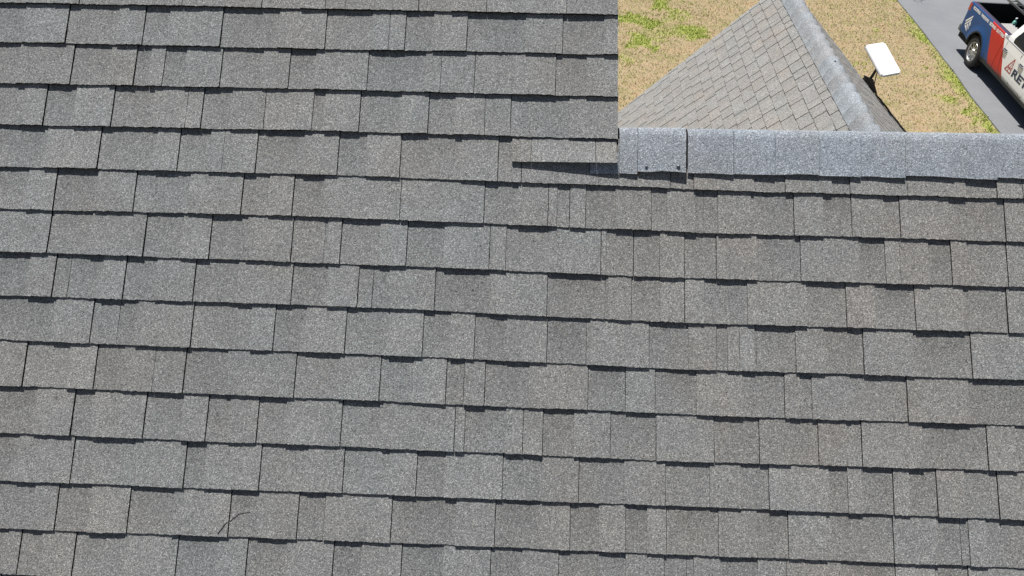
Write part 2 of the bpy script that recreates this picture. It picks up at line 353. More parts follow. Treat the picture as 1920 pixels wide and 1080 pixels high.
TEETH = {
    0: ([[-1.6244, 0.5], [-1.5362, 1.0], [-1.1851, 1.0], [-0.9179, 1.0], [-0.7044, 1.0], [-0.6377, 0.4], [-0.393, 1.0], [-0.1674, 1.0], [0.0981, 1.0]], [[-1.8288, -1.7182], [-1.5362, -1.3695], [-0.9179, -0.7875], [-0.393, -0.2837]]),
    1: ([[-1.5705, 1.0], [-1.31, 1.0], [-1.0479, 1.0], [-0.6979, 1.0], [-0.4865, 0.5], [-0.4329, 1.0], [-0.228, 1.0], [0.0877, 1.0]], [[-1.8505, -1.7167], [-1.5705, -1.3991], [-1.31, -1.2266], [-1.0473, -0.8561], [-0.6979, -0.5456], [-0.4329, -0.3401], [-0.228, -0.0345], [0.0877, 0.2236]]),
    2: ([[-1.5392, 1.0], [-1.3268, 1.0], [-1.2798, 1.0], [-1.0385, 1.0], [-0.8108, 1.0], [-0.5503, 1.0], [-0.3089, 0.7], [-0.1974, 1.0], [0.0687, 1.0]], [[-1.8352, -1.7223], [-1.5386, -1.4118], [-1.3268, -1.2798], [-1.2311, -1.159], [-1.0367, -0.9003], [-0.8108, -0.725], [-0.5503, -0.3603], [0.0687, 0.1688]]),
    3: ([[-1.6167, 1.0], [-1.3896, 1.0], [-1.142, 0.4], [-1.0902, 1.0], [-0.8832, 1.0], [-0.569, 1.0], [-0.3429, 1.0], [-0.1583, 0.7], [-0.0741, 1.0]], [[-1.8193, -1.6926], [-1.6149, -1.5174], [-1.3896, -1.2549], [-1.0902, -0.9955], [-0.725, -0.6859], [-0.569, -0.4329], [-0.3429, -0.2567], [-0.0741, 0.1166]]),
    4: ([[-1.4213, 1.0], [-1.1572, 1.0], [-1.0097, 0.4], [-0.8999, 1.0], [-0.6314, 1.0], [-0.4275, 1.0], [-0.1091, 1.0], [-0.0325, 1.0], [0.2176, 0.5], [0.4473, 1.0], [0.712, 1.0], [0.8952, 0.4], [0.9602, 1.0], [1.1987, 0.4], [1.382, 1.0], [1.5596, 1.0]], [[-1.8036, -1.6005], [-1.4213, -1.2338], [-1.1555, -1.0559], [-0.8999, -0.7461], [-0.6314, -0.5399], [-0.4275, -0.2296], [-0.1091, -0.0638], [0.4473, 0.5213], [0.712, 0.8131], [0.9602, 1.0182], [1.382, 1.4802]]),
    5: ([[-1.5554, 1.0], [-1.2904, 1.0], [-0.9369, 1.0], [-0.7698, 1.0], [-0.4198, 1.0], [-0.1485, 1.0], [0.0574, 1.0], [0.1264, 1.0], [0.1781, 1.0], [0.3878, 1.0], [0.5538, 0.3], [0.7055, 1.0], [0.8407, 0.5], [0.9332, 0.4], [1.0229, 0.4], [1.1243, 1.0], [1.1749, 1.0], [1.3298, 0.4], [1.5042, 1.0]], [[-1.7877, -1.6482], [-1.5554, -1.4183], [-1.2904, -1.1116], [-0.9369, -0.8507], [-0.7698, -0.6716], [-0.1485, -0.0394], [0.085, 0.1264], [0.1781, 0.2728], [0.3878, 0.4375], [0.5281, 0.5999], [0.7055, 0.8399], [0.9332, 1.0195], [1.1243, 1.1749], [1.3281, 1.5042]]),
    6: ([[-1.7367, 1.0], [-1.5591, 1.0], [-1.2444, 1.0], [-1.03, 1.0], [-0.764, 1.0], [-0.6594, 0.4], [-0.6055, 1.0], [-0.3918, 1.0], [-0.1257, 1.0], [0.2296, 1.0], [0.3338, 1.0], [0.4955, 1.0], [0.5957, 0.4], [0.7245, 1.0], [0.8613, 0.4], [1.0448, 0.3], [1.1723, 0.4], [1.2628, 0.3], [1.333, 1.0], [1.383, 0.3], [1.5064, 1.0]], [[-1.8432, -1.7367], [-1.5591, -1.4227], [-1.2444, -1.123], [-1.03, -0.9126], [-0.764, -0.6507], [-0.6055, -0.4803], [-0.3918, -0.2724], [-0.074, 0.0634], [0.2467, 0.4173], [0.4955, 0.5957], [0.7245, 0.8613], [1.0448, 1.1271], [1.2628, 1.333], [1.383, 1.5064]]),
    7: ([[-1.5287, 1.0], [-1.4811, 0.6], [-1.2983, 1.0], [-1.0708, 1.0], [-0.7541, 1.0], [-0.5412, 1.0], [-0.4946, 1.0], [-0.2948, 1.0], [0.0629, 1.0], [0.2466, 0.4], [0.3297, 1.0], [0.4972, 1.0], [0.5597, 0.5], [0.879, 0.4], [1.0029, 0.4], [1.093, 0.4], [1.2163, 0.4], [1.5016, 1.0]], [[-1.7212, -1.6151], [-1.5287, -1.3738], [-1.2983, -1.1966], [-1.0708, -0.9313], [-0.7541, -0.6415], [-0.5412, -0.4428], [-0.2948, -0.1199], [0.0629, 0.2551], [0.3297, 0.4195], [0.5597, 0.6944], [0.879, 1.0029], [1.093, 1.2163], [1.3675, 1.5016]]),
    8: ([[-1.3919, 1.0], [-1.3064, 0.8], [-1.0664, 1.0], [-0.8017, 1.0], [-0.5728, 1.0], [-0.326, 1.0], [-0.1622, 1.0], [0.0672, 1.0], [0.1907, 0.4], [0.388, 1.0], [0.5994, 1.0], [0.6697, 1.0], [0.7232, 0.4], [0.9332, 1.0], [1.0544, 1.0], [1.21, 0.3], [1.3866, 1.0]], [[-1.7405, -1.516], [-1.3919, -1.2471], [-1.0664, -0.8777], [-0.8017, -0.7017], [-0.5728, -0.4355], [-0.326, -0.2389], [-0.1622, -0.0601], [0.0672, 0.2025], [0.388, 0.5106], [0.5994, 0.6329], [0.7165, 0.8449], [0.9332, 1.0544], [1.21, 1.3866]]),
    9: ([[-1.5956, 1.0], [-1.3659, 1.0], [-1.1771, 0.5], [-1.0787, 1.0], [-0.7247, 1.0], [-0.4549, 1.0], [-0.2459, 1.0], [-0.19, 0.8], [-0.124, 1.0], [0.1994, 1.0], [0.3168, 0.4], [0.4087, 1.0], [0.6802, 1.0], [0.8096, 0.4], [0.8576, 1.0], [1.0129, 0.3], [1.1874, 1.0], [1.376, 0.3]], [[-1.5956, -1.4545], [-1.3659, -1.2775], [-1.0787, -0.9443], [-0.7247, -0.5845], [-0.4549, -0.3511], [-0.2459, -0.1883], [-0.124, 0.0144], [0.1994, 0.3168], [0.4087, 0.5372], [0.6802, 0.8096], [0.8609, 0.894], [1.0129, 1.1874], [1.376, 1.5834]]),
    10: ([[-1.4246, 1.0], [-1.1938, 1.0], [-0.9949, 1.0], [-0.8343, 1.0], [-0.569, 1.0], [-0.2125, 1.0], [0.0007, 1.0], [0.0626, 1.0], [0.2729, 1.0], [0.4142, 0.3], [0.5931, 1.0], [0.7318, 1.0], [0.8274, 1.0], [0.9128, 0.4], [0.9998, 1.0], [1.0457, 1.0], [1.232, 0.4], [1.4273, 1.0], [1.5133, 0.3]], [[-1.7086, -1.5474], [-1.4246, -1.3591], [-1.1938, -1.0754], [-0.9949, -0.9248], [-0.8343, -0.7457], [-0.569, -0.4403], [-0.1823, -0.0529], [0.0626, 0.1595], [0.2729, 0.4142], [0.5931, 0.7318], [0.8274, 0.9128], [0.9998, 1.0457], [1.232, 1.4273], [1.5133, 1.6106]]),
    11: ([[-1.4117, 1.0], [-1.053, 1.0], [-0.8153, 1.0], [-0.5536, 1.0], [-0.325, 1.0], [-0.0577, 1.0], [0.1784, 1.0], [0.4445, 1.0], [0.6763, 1.0], [0.7615, 0.4], [0.9445, 1.0], [1.1398, 1.0], [1.1885, 1.0], [1.2711, 1.0], [1.3553, 0.4], [1.4554, 1.0]], [[-1.6919, -1.5887], [-1.4117, -1.2166], [-1.053, -0.99], [-0.8153, -0.6682], [-0.5536, -0.4123], [-0.325, -0.2363], [-0.0577, 0.0638], [0.1784, 0.3174], [0.4445, 0.5811], [0.6763, 0.7582], [0.9445, 1.0015], [1.0438, 1.1398], [1.1885, 1.2711], [1.3553, 1.4571]]),
    12: ([[-1.4467, 1.0], [-1.2189, 1.0], [-0.901, 1.0], [-0.6875, 1.0], [-0.6053, 1.0], [-0.3964, 1.0], [-0.0757, 1.0], [0.1556, 1.0], [0.3251, 1.0], [0.4497, 1.0], [0.6083, 0.3], [0.7256, 1.0], [0.8199, 1.0], [0.9368, 1.0], [1.1373, 1.0], [1.2678, 0.4], [1.3401, 1.0], [1.4172, 0.3]], [[-1.6756, -1.5218], [-1.4467, -1.3429], [-1.2189, -1.08], [-0.901, -0.8135], [-0.6875, -0.6053], [-0.3964, -0.1967], [-0.0757, 0.0616], [0.1556, 0.2429], [0.3251, 0.3907], [0.4497, 0.6066], [0.7256, 0.8199], [0.9368, 1.1389], [1.2678, 1.3642], [1.4172, 1.5357]]),
    13: ([[-1.5508, 1.0], [-1.378, 1.0], [-1.0561, 1.0], [-0.8382, 1.0], [-0.5698, 1.0], [-0.3591, 1.0], [-0.085, 1.0], [0.1235, 1.0], [0.2413, 0.3], [0.4452, 1.0], [0.5135, 0.3], [0.6157, 1.0], [0.8147, 1.0], [0.979, 1.0], [1.1428, 0.4], [1.3603, 1.0]], [[-1.6594, -1.5915], [-1.5508, -1.4846], [-1.378, -1.2243], [-1.0561, -0.9286], [-0.8382, -0.7163], [-0.5698, -0.4834], [-0.3591, -0.2301], [-0.085, 0.012], [0.1235, 0.2364], [0.2413, 0.3279], [0.4452, 0.5346], [0.6157, 0.729], [0.979, 1.1428], [1.2596, 1.3603]])}

house = empty('house', (1.0, 1.5, 0.0), 0, 'house with steep grey asphalt shingle roof filling the foreground, smaller gable roof behind its ridge', 'house')
main = frame(ROOF_O, ROOF_U, ROOF_V, ROOF_N)
E_ = 0.143
V0 = 1.1253
U_RAKE_TOP, U_RAKE_BOT = 0.2647, 0.2759      # rake edge of the tall section
def rake(v): return U_RAKE_BOT + (v - 0.6385) * (U_RAKE_TOP - U_RAKE_BOT) / (1.1729 - 0.6385)
RIDGE_V = 0.742                               # ridge of the low section
def line(k):
    pts = LINES.get(k)
    if pts is None: return lambda u: V0 - k * E_
    us = [p[0] for p in pts]; vs = [p[1] for p in pts]
    return lambda u: float(np.interp(u, us, vs)) + 0.0011 * vnoise(u * 5.3, k * 3.7) + 0.0006 * vnoise(u * 21.0, k * 1.3)

warm_main = lambda u: 0.06 + 0.34 * max(0.0, min(1.0, (u + 0.2) / 1.2))
rnd = random.Random(5)
UL, UR = -3.6, 5.4
tall, low = MB(), MB()
for k in range(-12, 33):
    vb = line(k)
    vt = line(k - 1) if (k - 1) in LINES else (lambda u, k=k: V0 - (k - 1) * E_)
    js, rs = TEETH.get(k, ([], []))
    jr, rr = random_teeth(UL, -1.86, rnd)
    jr2, rr2 = random_teeth(1.66, UR, rnd)
    if k not in TEETH:
        jm, rm = random_teeth(-1.9, 1.7, rnd)
    else: jm, rm = js, rs
    J = [j for j in jr if j[0] < -1.86] + list(jm) + [j for j in jr2 if j[0] > 1.62]
    Rr = [r for r in rr if r[1] < -1.84] + list(rm) + [r for r in rr2 if r[0] > 1.62]
    fine = -1 <= k <= 14
    if k <= 3:
        for (a, b, fn) in ((UL, -1.95, False), (-1.95, rake(vb(0.27)), fine)):
            add_course(tall, main, a, b, vb, vt, J, Rr, k * 7.1 + 3, fn, warm_main, lift=0.0006, u_fade=True)
    else:
        tgt = low
        top = vt if k > 4 else (lambda u: line(3)(min(u, 0.26)) if u < 0.26 else min(line(3)(0.26), RIDGE_V - 0.035) )
        for (a, b, fn) in ((UL, -1.95, False), (-1.95, 1.75, fine), (1.75, UR, False)):
            add_course(low, main, a, b, vb, top, J, Rr, k * 7.1 + 3, fn, warm_main, over=0.02 if k > 4 else 0.004, u_fade=True)
# black underlayer that shows in the gaps between tabs
V_HI, V_LO = V0 + 12 * E_, V0 - 32 * E_
def slab(mb, fr, pts, w0, w1, mi):
    a = [fr(u, v, w1) for u, v in pts]; b = [fr(u, v, w0) for u, v in pts]
    n = len(pts)
    mb.add(a + b, [tuple(range(n)), tuple(range(2 * n - 1, n - 1, -1))] + [(i, n + i, n + (i + 1) % n, (i + 1) % n) for i in range(n)], mi)
vj = V0 - 3 * E_ + .01
slab(tall, main, [(UL, vj), (rake(vj) - .004, vj), (rake(V_HI) - .004, V_HI), (UL, V_HI)], -0.012, -0.002, 1)
slab(low, main, [(UL, V_LO), (UR, V_LO), (UR, RIDGE_V - .03), (rake(vj) - .01, RIDGE_V - .03), (rake(vj) - .01, vj - .002), (UL, vj - .002)], -0.012, -0.002, 1)
roof_tall = tall.build('upper_roof_slope', [MAT_SH, MAT_ASPH], house)
roof_low = low.build('roof_slope', [MAT_SH, MAT_ASPH], house)

# flap: short lifted strip of shingle at the step between the sections
fl = MB()
FA, FB = -0.0655, 0.2715
def flap_low(u): return 0.6176 + (u - FA) / (FB - FA) * (0.6180 - 0.6176)
def flap_top(u): return line(3)(min(u, .26)) + 0.004
def flap_h(u): return 0.0160 + 0.018 * max(0, (u - FA) / (FB - FA)) ** 1.1
vs, cs, fs, NU, NVv = [], [], [], 30, 5
for part, (a, b) in enumerate(((FA, -.0046), (-.0030, .2036), (.2052, FB))):
    t0 = (0.5 * random.uniform(.92, .97), random.uniform(.1, .9))
    n0 = len(fl.v)
    vs, cs, fs = [], [], []
    nu = 8
    for i in range(nu + 1):
        u = a + (b - a) * i / nu
        for k in range(6):
            q = k / 5
            v = flap_low(u) * (1 - q) + flap_top(u) * q + (random.uniform(-.0006, .0006) if k == 0 else 0)
            vs.append(main(u, v, 0.0050 + flap_h(u) * (1 - q) ** 1.2)); cs.append((t0[0], t0[1], 0.1 * q))
    for i in range(nu):
        for k in range(5): fs.append((i * 6 + k, (i + 1) * 6 + k, (i + 1) * 6 + k + 1, i * 6 + k + 1))
    fl.add(vs, fs, 0, cs)
    under = [Vector(p) - ROOF_N * 0.0048 for p in vs]
    fl.add(under, [f[::-1] for f in fs], 1)
    ring = [k for k in range(5, -1, -1)] + [i * 6 for i in range(1, nu + 1)] + [nu * 6 + k for k in range(1, 6)]
    tp = [vs[i] for i in ring]; bt = [under[i] for i in ring]; n = len(ring)
    fl.add(tp + bt, [(i, i + 1, n + i + 1, n + i) for i in range(n - 1)], 1)
flap = fl.build('lifted_shingle', [MAT_SH, MAT_ASPH], roof_low)
flap.parent = roof_low; tag(flap, 'short lifted shingle strip casting a dark wedge of shadow')

# crack torn across one shingle
ck = MB()
cpts = [(-0.9318, -0.5872), (-0.9193, -0.5679), (-0.9093, -0.5532), (-0.8972, -0.5468), (-0.8854, -0.5356), (-0.8722, -0.5256), (-0.8556, -0.5222), (-0.831, -0.5153)]
L12 = line(12)
def surf_w(u, v):
    return 0.0125 - 0.0078 * (v - L12(u)) / 0.143
wd = [.0027, .0025, .0023, .0021, .0019, .0017, .0014, .0006]
a_, b_ = [], []
dense = []
for (p, q), (w0_, w1_) in zip(zip(cpts[:-1], cpts[1:]), zip(wd[:-1], wd[1:])):
    for i in range(5):
        t = i / 5
        dense.append((p[0] + (q[0] - p[0]) * t + random.uniform(-.0011, .0011), p[1] + (q[1] - p[1]) * t + random.uniform(-.0011, .0011), w0_ + (w1_ - w0_) * t))
from mathutils.bvhtree import BVHTree
_me = roof_low.data; _off = Vector(house.location)
bvh = BVHTree.FromPolygons([v.co + _off for v in _me.vertices], [tuple(p.vertices) for p in _me.polygons])
def on_surf(u, v, lift=.0005):
    hit = bvh.ray_cast(main(u, v, .1), -ROOF_N)
    return hit[0] + ROOF_N * lift if hit[0] is not None else main(u, v, surf_w(u, v) + lift)
vs = []
for u, v, h in dense:
    vs += [on_surf(u - h * .5, v + h * .6), on_surf(u, v, .0007), on_surf(u + h * .5, v - h * .6)]
fs = []
for i in range(len(dense) - 1):
    for k in (0, 1): fs.append((i * 3 + k, i * 3 + k + 1, (i + 1) * 3 + k + 1, (i + 1) * 3 + k))
ck.add(vs, fs, 0)
crack = ck.build('crack', MAT_ASPH, roof_low)
tag(crack, 'thin dark crack torn across one shingle')
MAT_BARE = plain('bare_asphalt_spot', (0.055, 0.055, 0.058), 0.95, var=.4, scale=200, spec=.1)
for (u, v, r) in ((-0.2267, 0.192, .0045), (-0.1739, 0.1973, .0055), (-0.1632, 0.1856, .003), (0.1595, 0.2069, .0035), (0.1754, 0.1836, .0025), (0.0133, 0.3638, .003)):
    sb_ = MB(); n = 11; pts = [on_surf(u, v, .0006)]
    for k in range(n):
        a = 2 * math.pi * k / n; q = r * random.uniform(.45, 1.1)
        pts.append(on_surf(u + q * math.cos(a), v + q * .75 * math.sin(a), .0004))
    sb_.add(pts, [(0, 1 + k, 1 + (k + 1) % n) for k in range(n)], 0)
    sb_.build('bare_spot', MAT_BARE, roof_low)

# ---- ridge cap of the low section
RV = lambda u: 0.748 + 0.0130 * (min(u, 3) - .276)
c2, s2 = math.cos(2 * PITCH), math.sin(2 * PITCH)
def ridge_profile(half, r, off, n=8, v_low=None, u=0.3):
    RIDGE_V = RV(u)
    """points (v, w) from the near lower edge over the ridge to the far lower edge"""
    t = r * math.tan(PITCH)
    pts = []
    v0 = v_low if v_low is not None else RIDGE_V - half
    for i in range(6): 
        pts.append((v0 + (RIDGE_V - t - v0) * i / 5, off))
    cx, cy = RIDGE_V - t, off - r
    for i in range(1, n + 1):
        a = 2 * PITCH * i / n
        pts.append((cx + r * math.sin(a), cy + r * math.cos(a)))
    ex, ey = pts[-1]
    for i in range(1, 6):
        d = (half - t) * i / 5
        pts.append((ex + c2 * d, ey - s2 * d))
    return pts
cap_u = [0.2790, 0.3392, 0.4916, 0.6456, 0.7771, 0.9167, 1.049, 1.1896, 1.345, 1.4762]
cap_v = [0.5888, 0.5978, 0.5972, 0.5985, 0.6012, 0.6008, 0.6025, 0.6090, 0.6062, 0.6125]
while cap_u[-1] < UR: cap_u.append(cap_u[-1] + 0.143 + rnd.uniform(-.008, .008)); cap_v.append(0.612 + rnd.uniform(-.004, .004))
def cap_piece(mb, i, ua, ub, vlo, base, rise, jt=0.001):
    nu = 6
    tone = (0.5 * (1 + random.gauss(0, .035)), .15 + random.random() * .25)
    rows = []
    for a in range(nu + 1):
        q = a / nu
        u = ua + (ub - ua) * q
        off = base + rise * q + 0.0008 * vnoise(u * 20, i)
        prof = ridge_profile(0.150, 0.042, off, v_low=vlo + random.uniform(-jt, jt) + .0028 * vnoise(u * 14, i + .5), u=u)
        rows.append([main(u, v, w) for v, w in prof])
    n = len(rows[0])
    vs = [p for r in rows for p in r]
    fs = [(a * n + k, (a + 1) * n + k, (a + 1) * n + k + 1, a * n + k + 1) for a in range(nu) for k in range(n - 1)]
    cs = [(tone[0] * (1 - .04 * math.sin(k)), tone[1], 0.0) for r in rows for k in range(n)]
    mb.add(vs, fs, 0, cs)
    # cut edges: lower near edge, both ends
    dn = -ROOF_N * 0.0042
    e = [r[0] for r in rows]
    mb.add(e + [p + dn for p in e], [(a, a + 1, nu + 2 + a, nu + 1 + a) for a in range(nu)], 1)
    for row in (rows[0], rows[-1]):
        ins = [main(ua if row is rows[0] else ub, 0, 0)]
        cen = main(ua if row is rows[0] else ub, RIDGE_V - .05, -.05)
        inn = [p + (cen - p).normalized() * 0.0045 for p in row]
        mb.add(row + inn, [(k, k + 1, n + k + 1, n + k) for k in range(n - 1)], 1)
cap = MB()
for i in range(len(cap_u) - 1):
    if i == 1: continue
    base = 0.0190
    cap_piece(cap, i, cap_u[i] + (.0085 if i == 2 else .0011), cap_u[i + 1] - .0011, cap_v[i], base, 0.0032)
us_ = [0.284, 1.0, 2.0, 3.0, UR - .02]; prof = ridge_profile(0.12, 0.038, 0.0155, v_low=.63); n = len(prof)
vs = [main(u, v, w) for u in us_ for v, w in ridge_profile(0.12, 0.038, 0.0155, v_low=.63, u=u)]
cap.add(vs, [(j * n + k, j * n + n + k, j * n + n + k + 1, j * n + k + 1) for j in range(len(us_) - 1) for k in range(n - 1)], 1)
ridge = cap.build('ridge_cap', [MAT_CAP, MAT_ASPH], house, smooth=False)
ridge.parent = house
lc = MB(); cap_piece(lc, 1, cap_u[1], cap_u[2], cap_v[1], 0.0225, 0.0065)
lcap = lc.build('cap_shingle', [MAT_CAP, MAT_ASPH], ridge); tag(lcap, 'loose raised ridge cap shingle with two nail heads')
for (nu_, nv_, r_) in ((0.4673, 0.616, 0.0065), (0.366, 0.6129, 0.0045)):
    nb = MB(); bm = bmesh.new(); bmesh.ops.create_uvsphere(bm, u_segments=12, v_segments=8, radius=r_)
    bmesh.ops.scale(bm, vec=(1, 1, .8), verts=bm.verts)
    nb.bm(bm, 0, Matrix.Translation(main(nu_, nv_, 0.0300 if nu_ > .4 else .0270)) )
    nb.build('nail_head', MAT_NAIL, ridge).parent = ridge
# end piece of cap lying under the flap
up = MB()
pp = [(0.1883, 0.5875), (0.2796, 0.5870), (0.2796, 0.66), (0.1883, 0.66)]
a_ = [main(u, v, 0.0150) for u, v in pp]; b_ = [main(u, v, 0.0085) for u, v in pp]
g = []
for i in range(7):
    for k in range(5): g.append(main(0.1883 + .0913 * i / 6, 0.5870 + .073 * k / 4 + (random.uniform(-.0006, .0006)), 0.0150))
up.add(g, [(i * 5 + k, (i + 1) * 5 + k, (i + 1) * 5 + k + 1, i * 5 + k + 1) for i in range(6) for k in range(4)], 0, (0.52, .2, 0))
up.add(a_ + b_, [(0, 1, 5, 4), (3, 0, 4, 7), (1, 2, 6, 5)], 1)
upo = up.build('cap_shingle', [MAT_CAP, MAT_ASPH], ridge); tag(upo, 'end of a ridge cap shingle tucked under the lifted strip')
wb = MB(); slab(wb, main, [(0.3385, .5900), (0.3470, .5900), (0.3470, .604), (0.3385, .604)], 0.002, 0.0150, 0)
wb.build('wood_chip', MAT_WOOD, ridge)

# ---- back slopes, rake board and walls of the house
CZ = lambda v: main(0, v, 0)
bk = MB()
def quad_slab(mb, A, B, C_, D, th, mi=0):
    A, B, C_, D = map(Vector, (A, B, C_, D)); n = (B - A).cross(D - A).normalized() * th
    v = [A, B, C_, D, A - n, B - n, C_ - n, D - n]
    mb.add(v, [(0, 1, 2, 3), (7, 6, 5, 4), (0, 4, 5, 1), (1, 5, 6, 2), (2, 6, 7, 3), (3, 7, 4, 0)], mi)
R0 = main(0, RIDGE_V - .012, -.022)
ry, rz = R0.y, R0.z
drop = rz - 2.6
quad_slab(bk, (UR, ry, rz), (rake(1) + .02, ry, rz), (rake(1) + .02, ry + drop / math.tan(PITCH), 2.6), (UR, ry + drop / math.tan(PITCH), 2.6), .02)
T0 = main(0, V_HI, -.004)
quad_slab(bk, (rake(1) - .01, T0.y, T0.z), (UL, T0.y, T0.z), (UL, T0.y + (T0.z - 3) / math.tan(PITCH), 3), (rake(1) - .01, T0.y + (T0.z - 3) / math.tan(PITCH), 3), .02)
bk.build('rear_roof_slope', [MAT_GAB], house)
rb = MB()
# rake board under the tall section, just inside the shingle edge
n_ = 24
ra = [main(rake(v) - .028, v, -.013) for v in np.linspace(vj + .03, V_HI, n_)]
rbm = [main(rake(v) - .006, v, -.013) for v in np.linspace(vj + .03, V_HI, n_)]
rc = [p - ROOF_N * .14 for p in rbm]; rd = [p - ROOF_N * .14 for p in ra]
vs = ra + rbm + rc + rd
fs = []
for i in range(n_ - 1):
    for k in range(4): fs.append((k * n_ + i, k * n_ + i + 1, ((k + 1) % 4) * n_ + i + 1, ((k + 1) % 4) * n_ + i))
rb.add(vs, fs, 0); rb.build('rake_board', MAT_FASCIA, house)
wl = MB()
# gable wall of the tall section (above the low ridge) and walls below the eaves
xg = rake(1) - 0.05
yb = T0.y + (T0.z - 3) / math.tan(PITCH)
Y0 = main(0, V_LO + .3, 0)
wl.add([(xg, Y0.y, 0), (xg, yb - .3, 0), (xg, yb - .3, 3.1), (xg, T0.y, T0.z - .06), (xg, Y0.y, Y0.z - .06)], [(0, 1, 2, 3, 4)])
wl.add([(UL + .3, Y0.y, 0), (UR - .3, Y0.y, 0), (UR - .3, Y0.y, Y0.z - .05), (UL + .3, Y0.y, Y0.z - .05)], [(0, 1, 2, 3)])
wl.add([(UR - .3, Y0.y, 0), (UR - .3, ry + drop / math.tan(PITCH) - .3, 0), (UR - .3, ry + drop / math.tan(PITCH) - .3, 2.7), (UR - .3, ry, rz - .06), (UR - .3, Y0.y, Y0.z - .06)], [(0, 1, 2, 3, 4)])
wl.add([(xg, ry + drop / math.tan(PITCH) - .3, 0), (UR - .3, ry + drop / math.tan(PITCH) - .3, 0), (UR - .3, ry + drop / math.tan(PITCH) - .3, 2.7), (xg, ry + drop / math.tan(PITCH) - .3, 2.7)], [(3, 2, 1, 0)])
wl.add([(UL + .3, yb - .3, 0), (xg, yb - .3, 0), (xg, yb - .3, 3.1), (UL + .3, yb - .3, 3.1)], [(3, 2, 1, 0)])
wl.build('wall', MAT_SIDING, house)

# ------------------------------------------------------------------ rear gable roof
GA = Vector((3.1626, 9.1936, 5.3582))         # far end of its ridge
GPHI, GAL, GAR = 0.05909, 0.79972, 0.73802    # heading, left pitch, right pitch
gh = Vector((math.sin(GPHI), math.cos(GPHI), 0)); gr = Vector((math.cos(GPHI), -math.sin(GPHI), 0)); gz = Vector((0, 0, 1))
GL = 6.6
glV = gr * math.cos(GAL) + gz * math.sin(GAL); glN = -gr * math.sin(GAL) + gz * math.cos(GAL)
grV = -gr * math.cos(GAR) + gz * math.sin(GAR); grN = gr * math.sin(GAR) + gz * math.cos(GAR)
left = frame(GA, -gh, glV, glN)
right = frame(GA, gh, grV, grN)
EG = 0.143
def gable_slope(fr, ua, ub, rakeu, nrows, name, seed, **kw):
    mb = MB(); rd = random.Random(seed)
    for k in range(nrows):
        js, rs = random_teeth(ua, ub, rd)
        js = [[u, .8] for u, s in js]
        hi = -0.10 - k * EG + EG if k else -0.02
        add_course(mb, fr, ua, ub, lambda u, k=k: -0.10 - k * EG + .0012 * vnoise(u * 4, k), lambda u, hi=hi: hi, js, rs, k * 3.3 + seed, False,
                   lambda u: .12, jointw=0.0024, over=0.02 if k else 0, wave=.001, quiet=True, **kw, edge_tone=lambda u: abs(u - rakeu) < .13)
    slab(mb, fr, [(ua, -0.10 - nrows * EG), (ub, -0.10 - nrows * EG), (ub, -.01), (ua, -.01)], -.03, -.004, 1)
    return mb.build(name, [MAT_GAB, MAT_GEDGE], house)
gable_slope(left, 0.0, GL, 0.0, 28, 'gable_roof_slope', 4, t_hi=.0130, drop=.0090, thick=.0042)
gable_slope(right, -GL, 0.0, 0.0, 28, 'gable_roof_slope', 9, t_hi=.0080, drop=.0050, thick=.0022)
gc = MB()
# bulky ridge cap: each piece rises towards its far end
x = -0.03; i = 0
while x < GL:
    nu = 7; rows = []
    tone = (0.5 * (1 + random.gauss(0, .07)), random.random() * .8)
    for a in range(nu + 1):
        q = a / nu
        d = x + 0.225 * q
        hb = 0.046 * (1 - q) ** 1.4 + .006 * math.sin(math.pi * q); h = 0.012 + .004 * (1 - q)
        row = []
        half, r = 0.150 + .004 * (1 - q), 0.055
        for sgn, V_, N_, al in ((-1, glV, glN, GAL), (1, grV, grN, GAR)):
            pass
        for kk in range(6): row.append(GA - gh * d - glV * (half - (half - .05) * kk / 5) + glN * (h + hb * math.sin(math.pi * kk / 16)))
        for kk in range(1, 6):
            t = kk / 6; nn = (glN * (1 - t) + grN * t).normalized()
            base = (GA - glV * .05) * (1 - t) + (GA - grV * .05) * t
            row.append(base - gh * d + nn * (h + .018 * math.sin(math.pi * t) + hb * math.sin(math.pi * (5 + kk) / 16)))
        for kk in range(6): row.append(GA - gh * d - grV * (.05 + (half - .05) * kk / 5) + grN * (h + hb * math.sin(math.pi * (11 + kk) / 16)))
        rows.append(row)
    n = len(rows[0])
    vs = [p for r in rows for p in r]
    gc.add(vs, [(a * n + k, (a) * n + k + 1, (a + 1) * n + k + 1, (a + 1) * n + k)[::-1] for a in range(nu) for k in range(n - 1)], 0, (tone[0], tone[1], 0.0))
    for row in (rows[0],):
        cen = GA - gh * x - gz * .2
        inn = [p + (cen - p).normalized() * .022 for p in row]
        gc.add(row + inn, [(k, k + 1, n + k + 1, n + k) for k in range(n - 1)], 1)
    for idx in (0, n - 1):
        e = [r[idx] for r in rows]; Nn = glN if idx == 0 else grN
        gc.add(e + [p - Nn * .012 for p in e], [(a, a + 1, nu + 2 + a, nu + 1 + a) for a in range(nu)], 1)
    x += 0.20; i += 1
gcap = gc.build('gable_ridge_cap', [MAT_GCAP, MAT_GEDGE], house, smooth=True)
for d_, s_ in ((.62, .0), (1.38, .02), (2.46, .0)):
    nb = MB(); bm = bmesh.new(); bmesh.ops.create_uvsphere(bm, u_segments=10, v_segments=6, radius=.011)
    nb.bm(bm, 0, Matrix.Translation(GA - gh * d_ + gz * .025 + gr * s_)); nb.build('nail_head', MAT_NAIL, gcap)
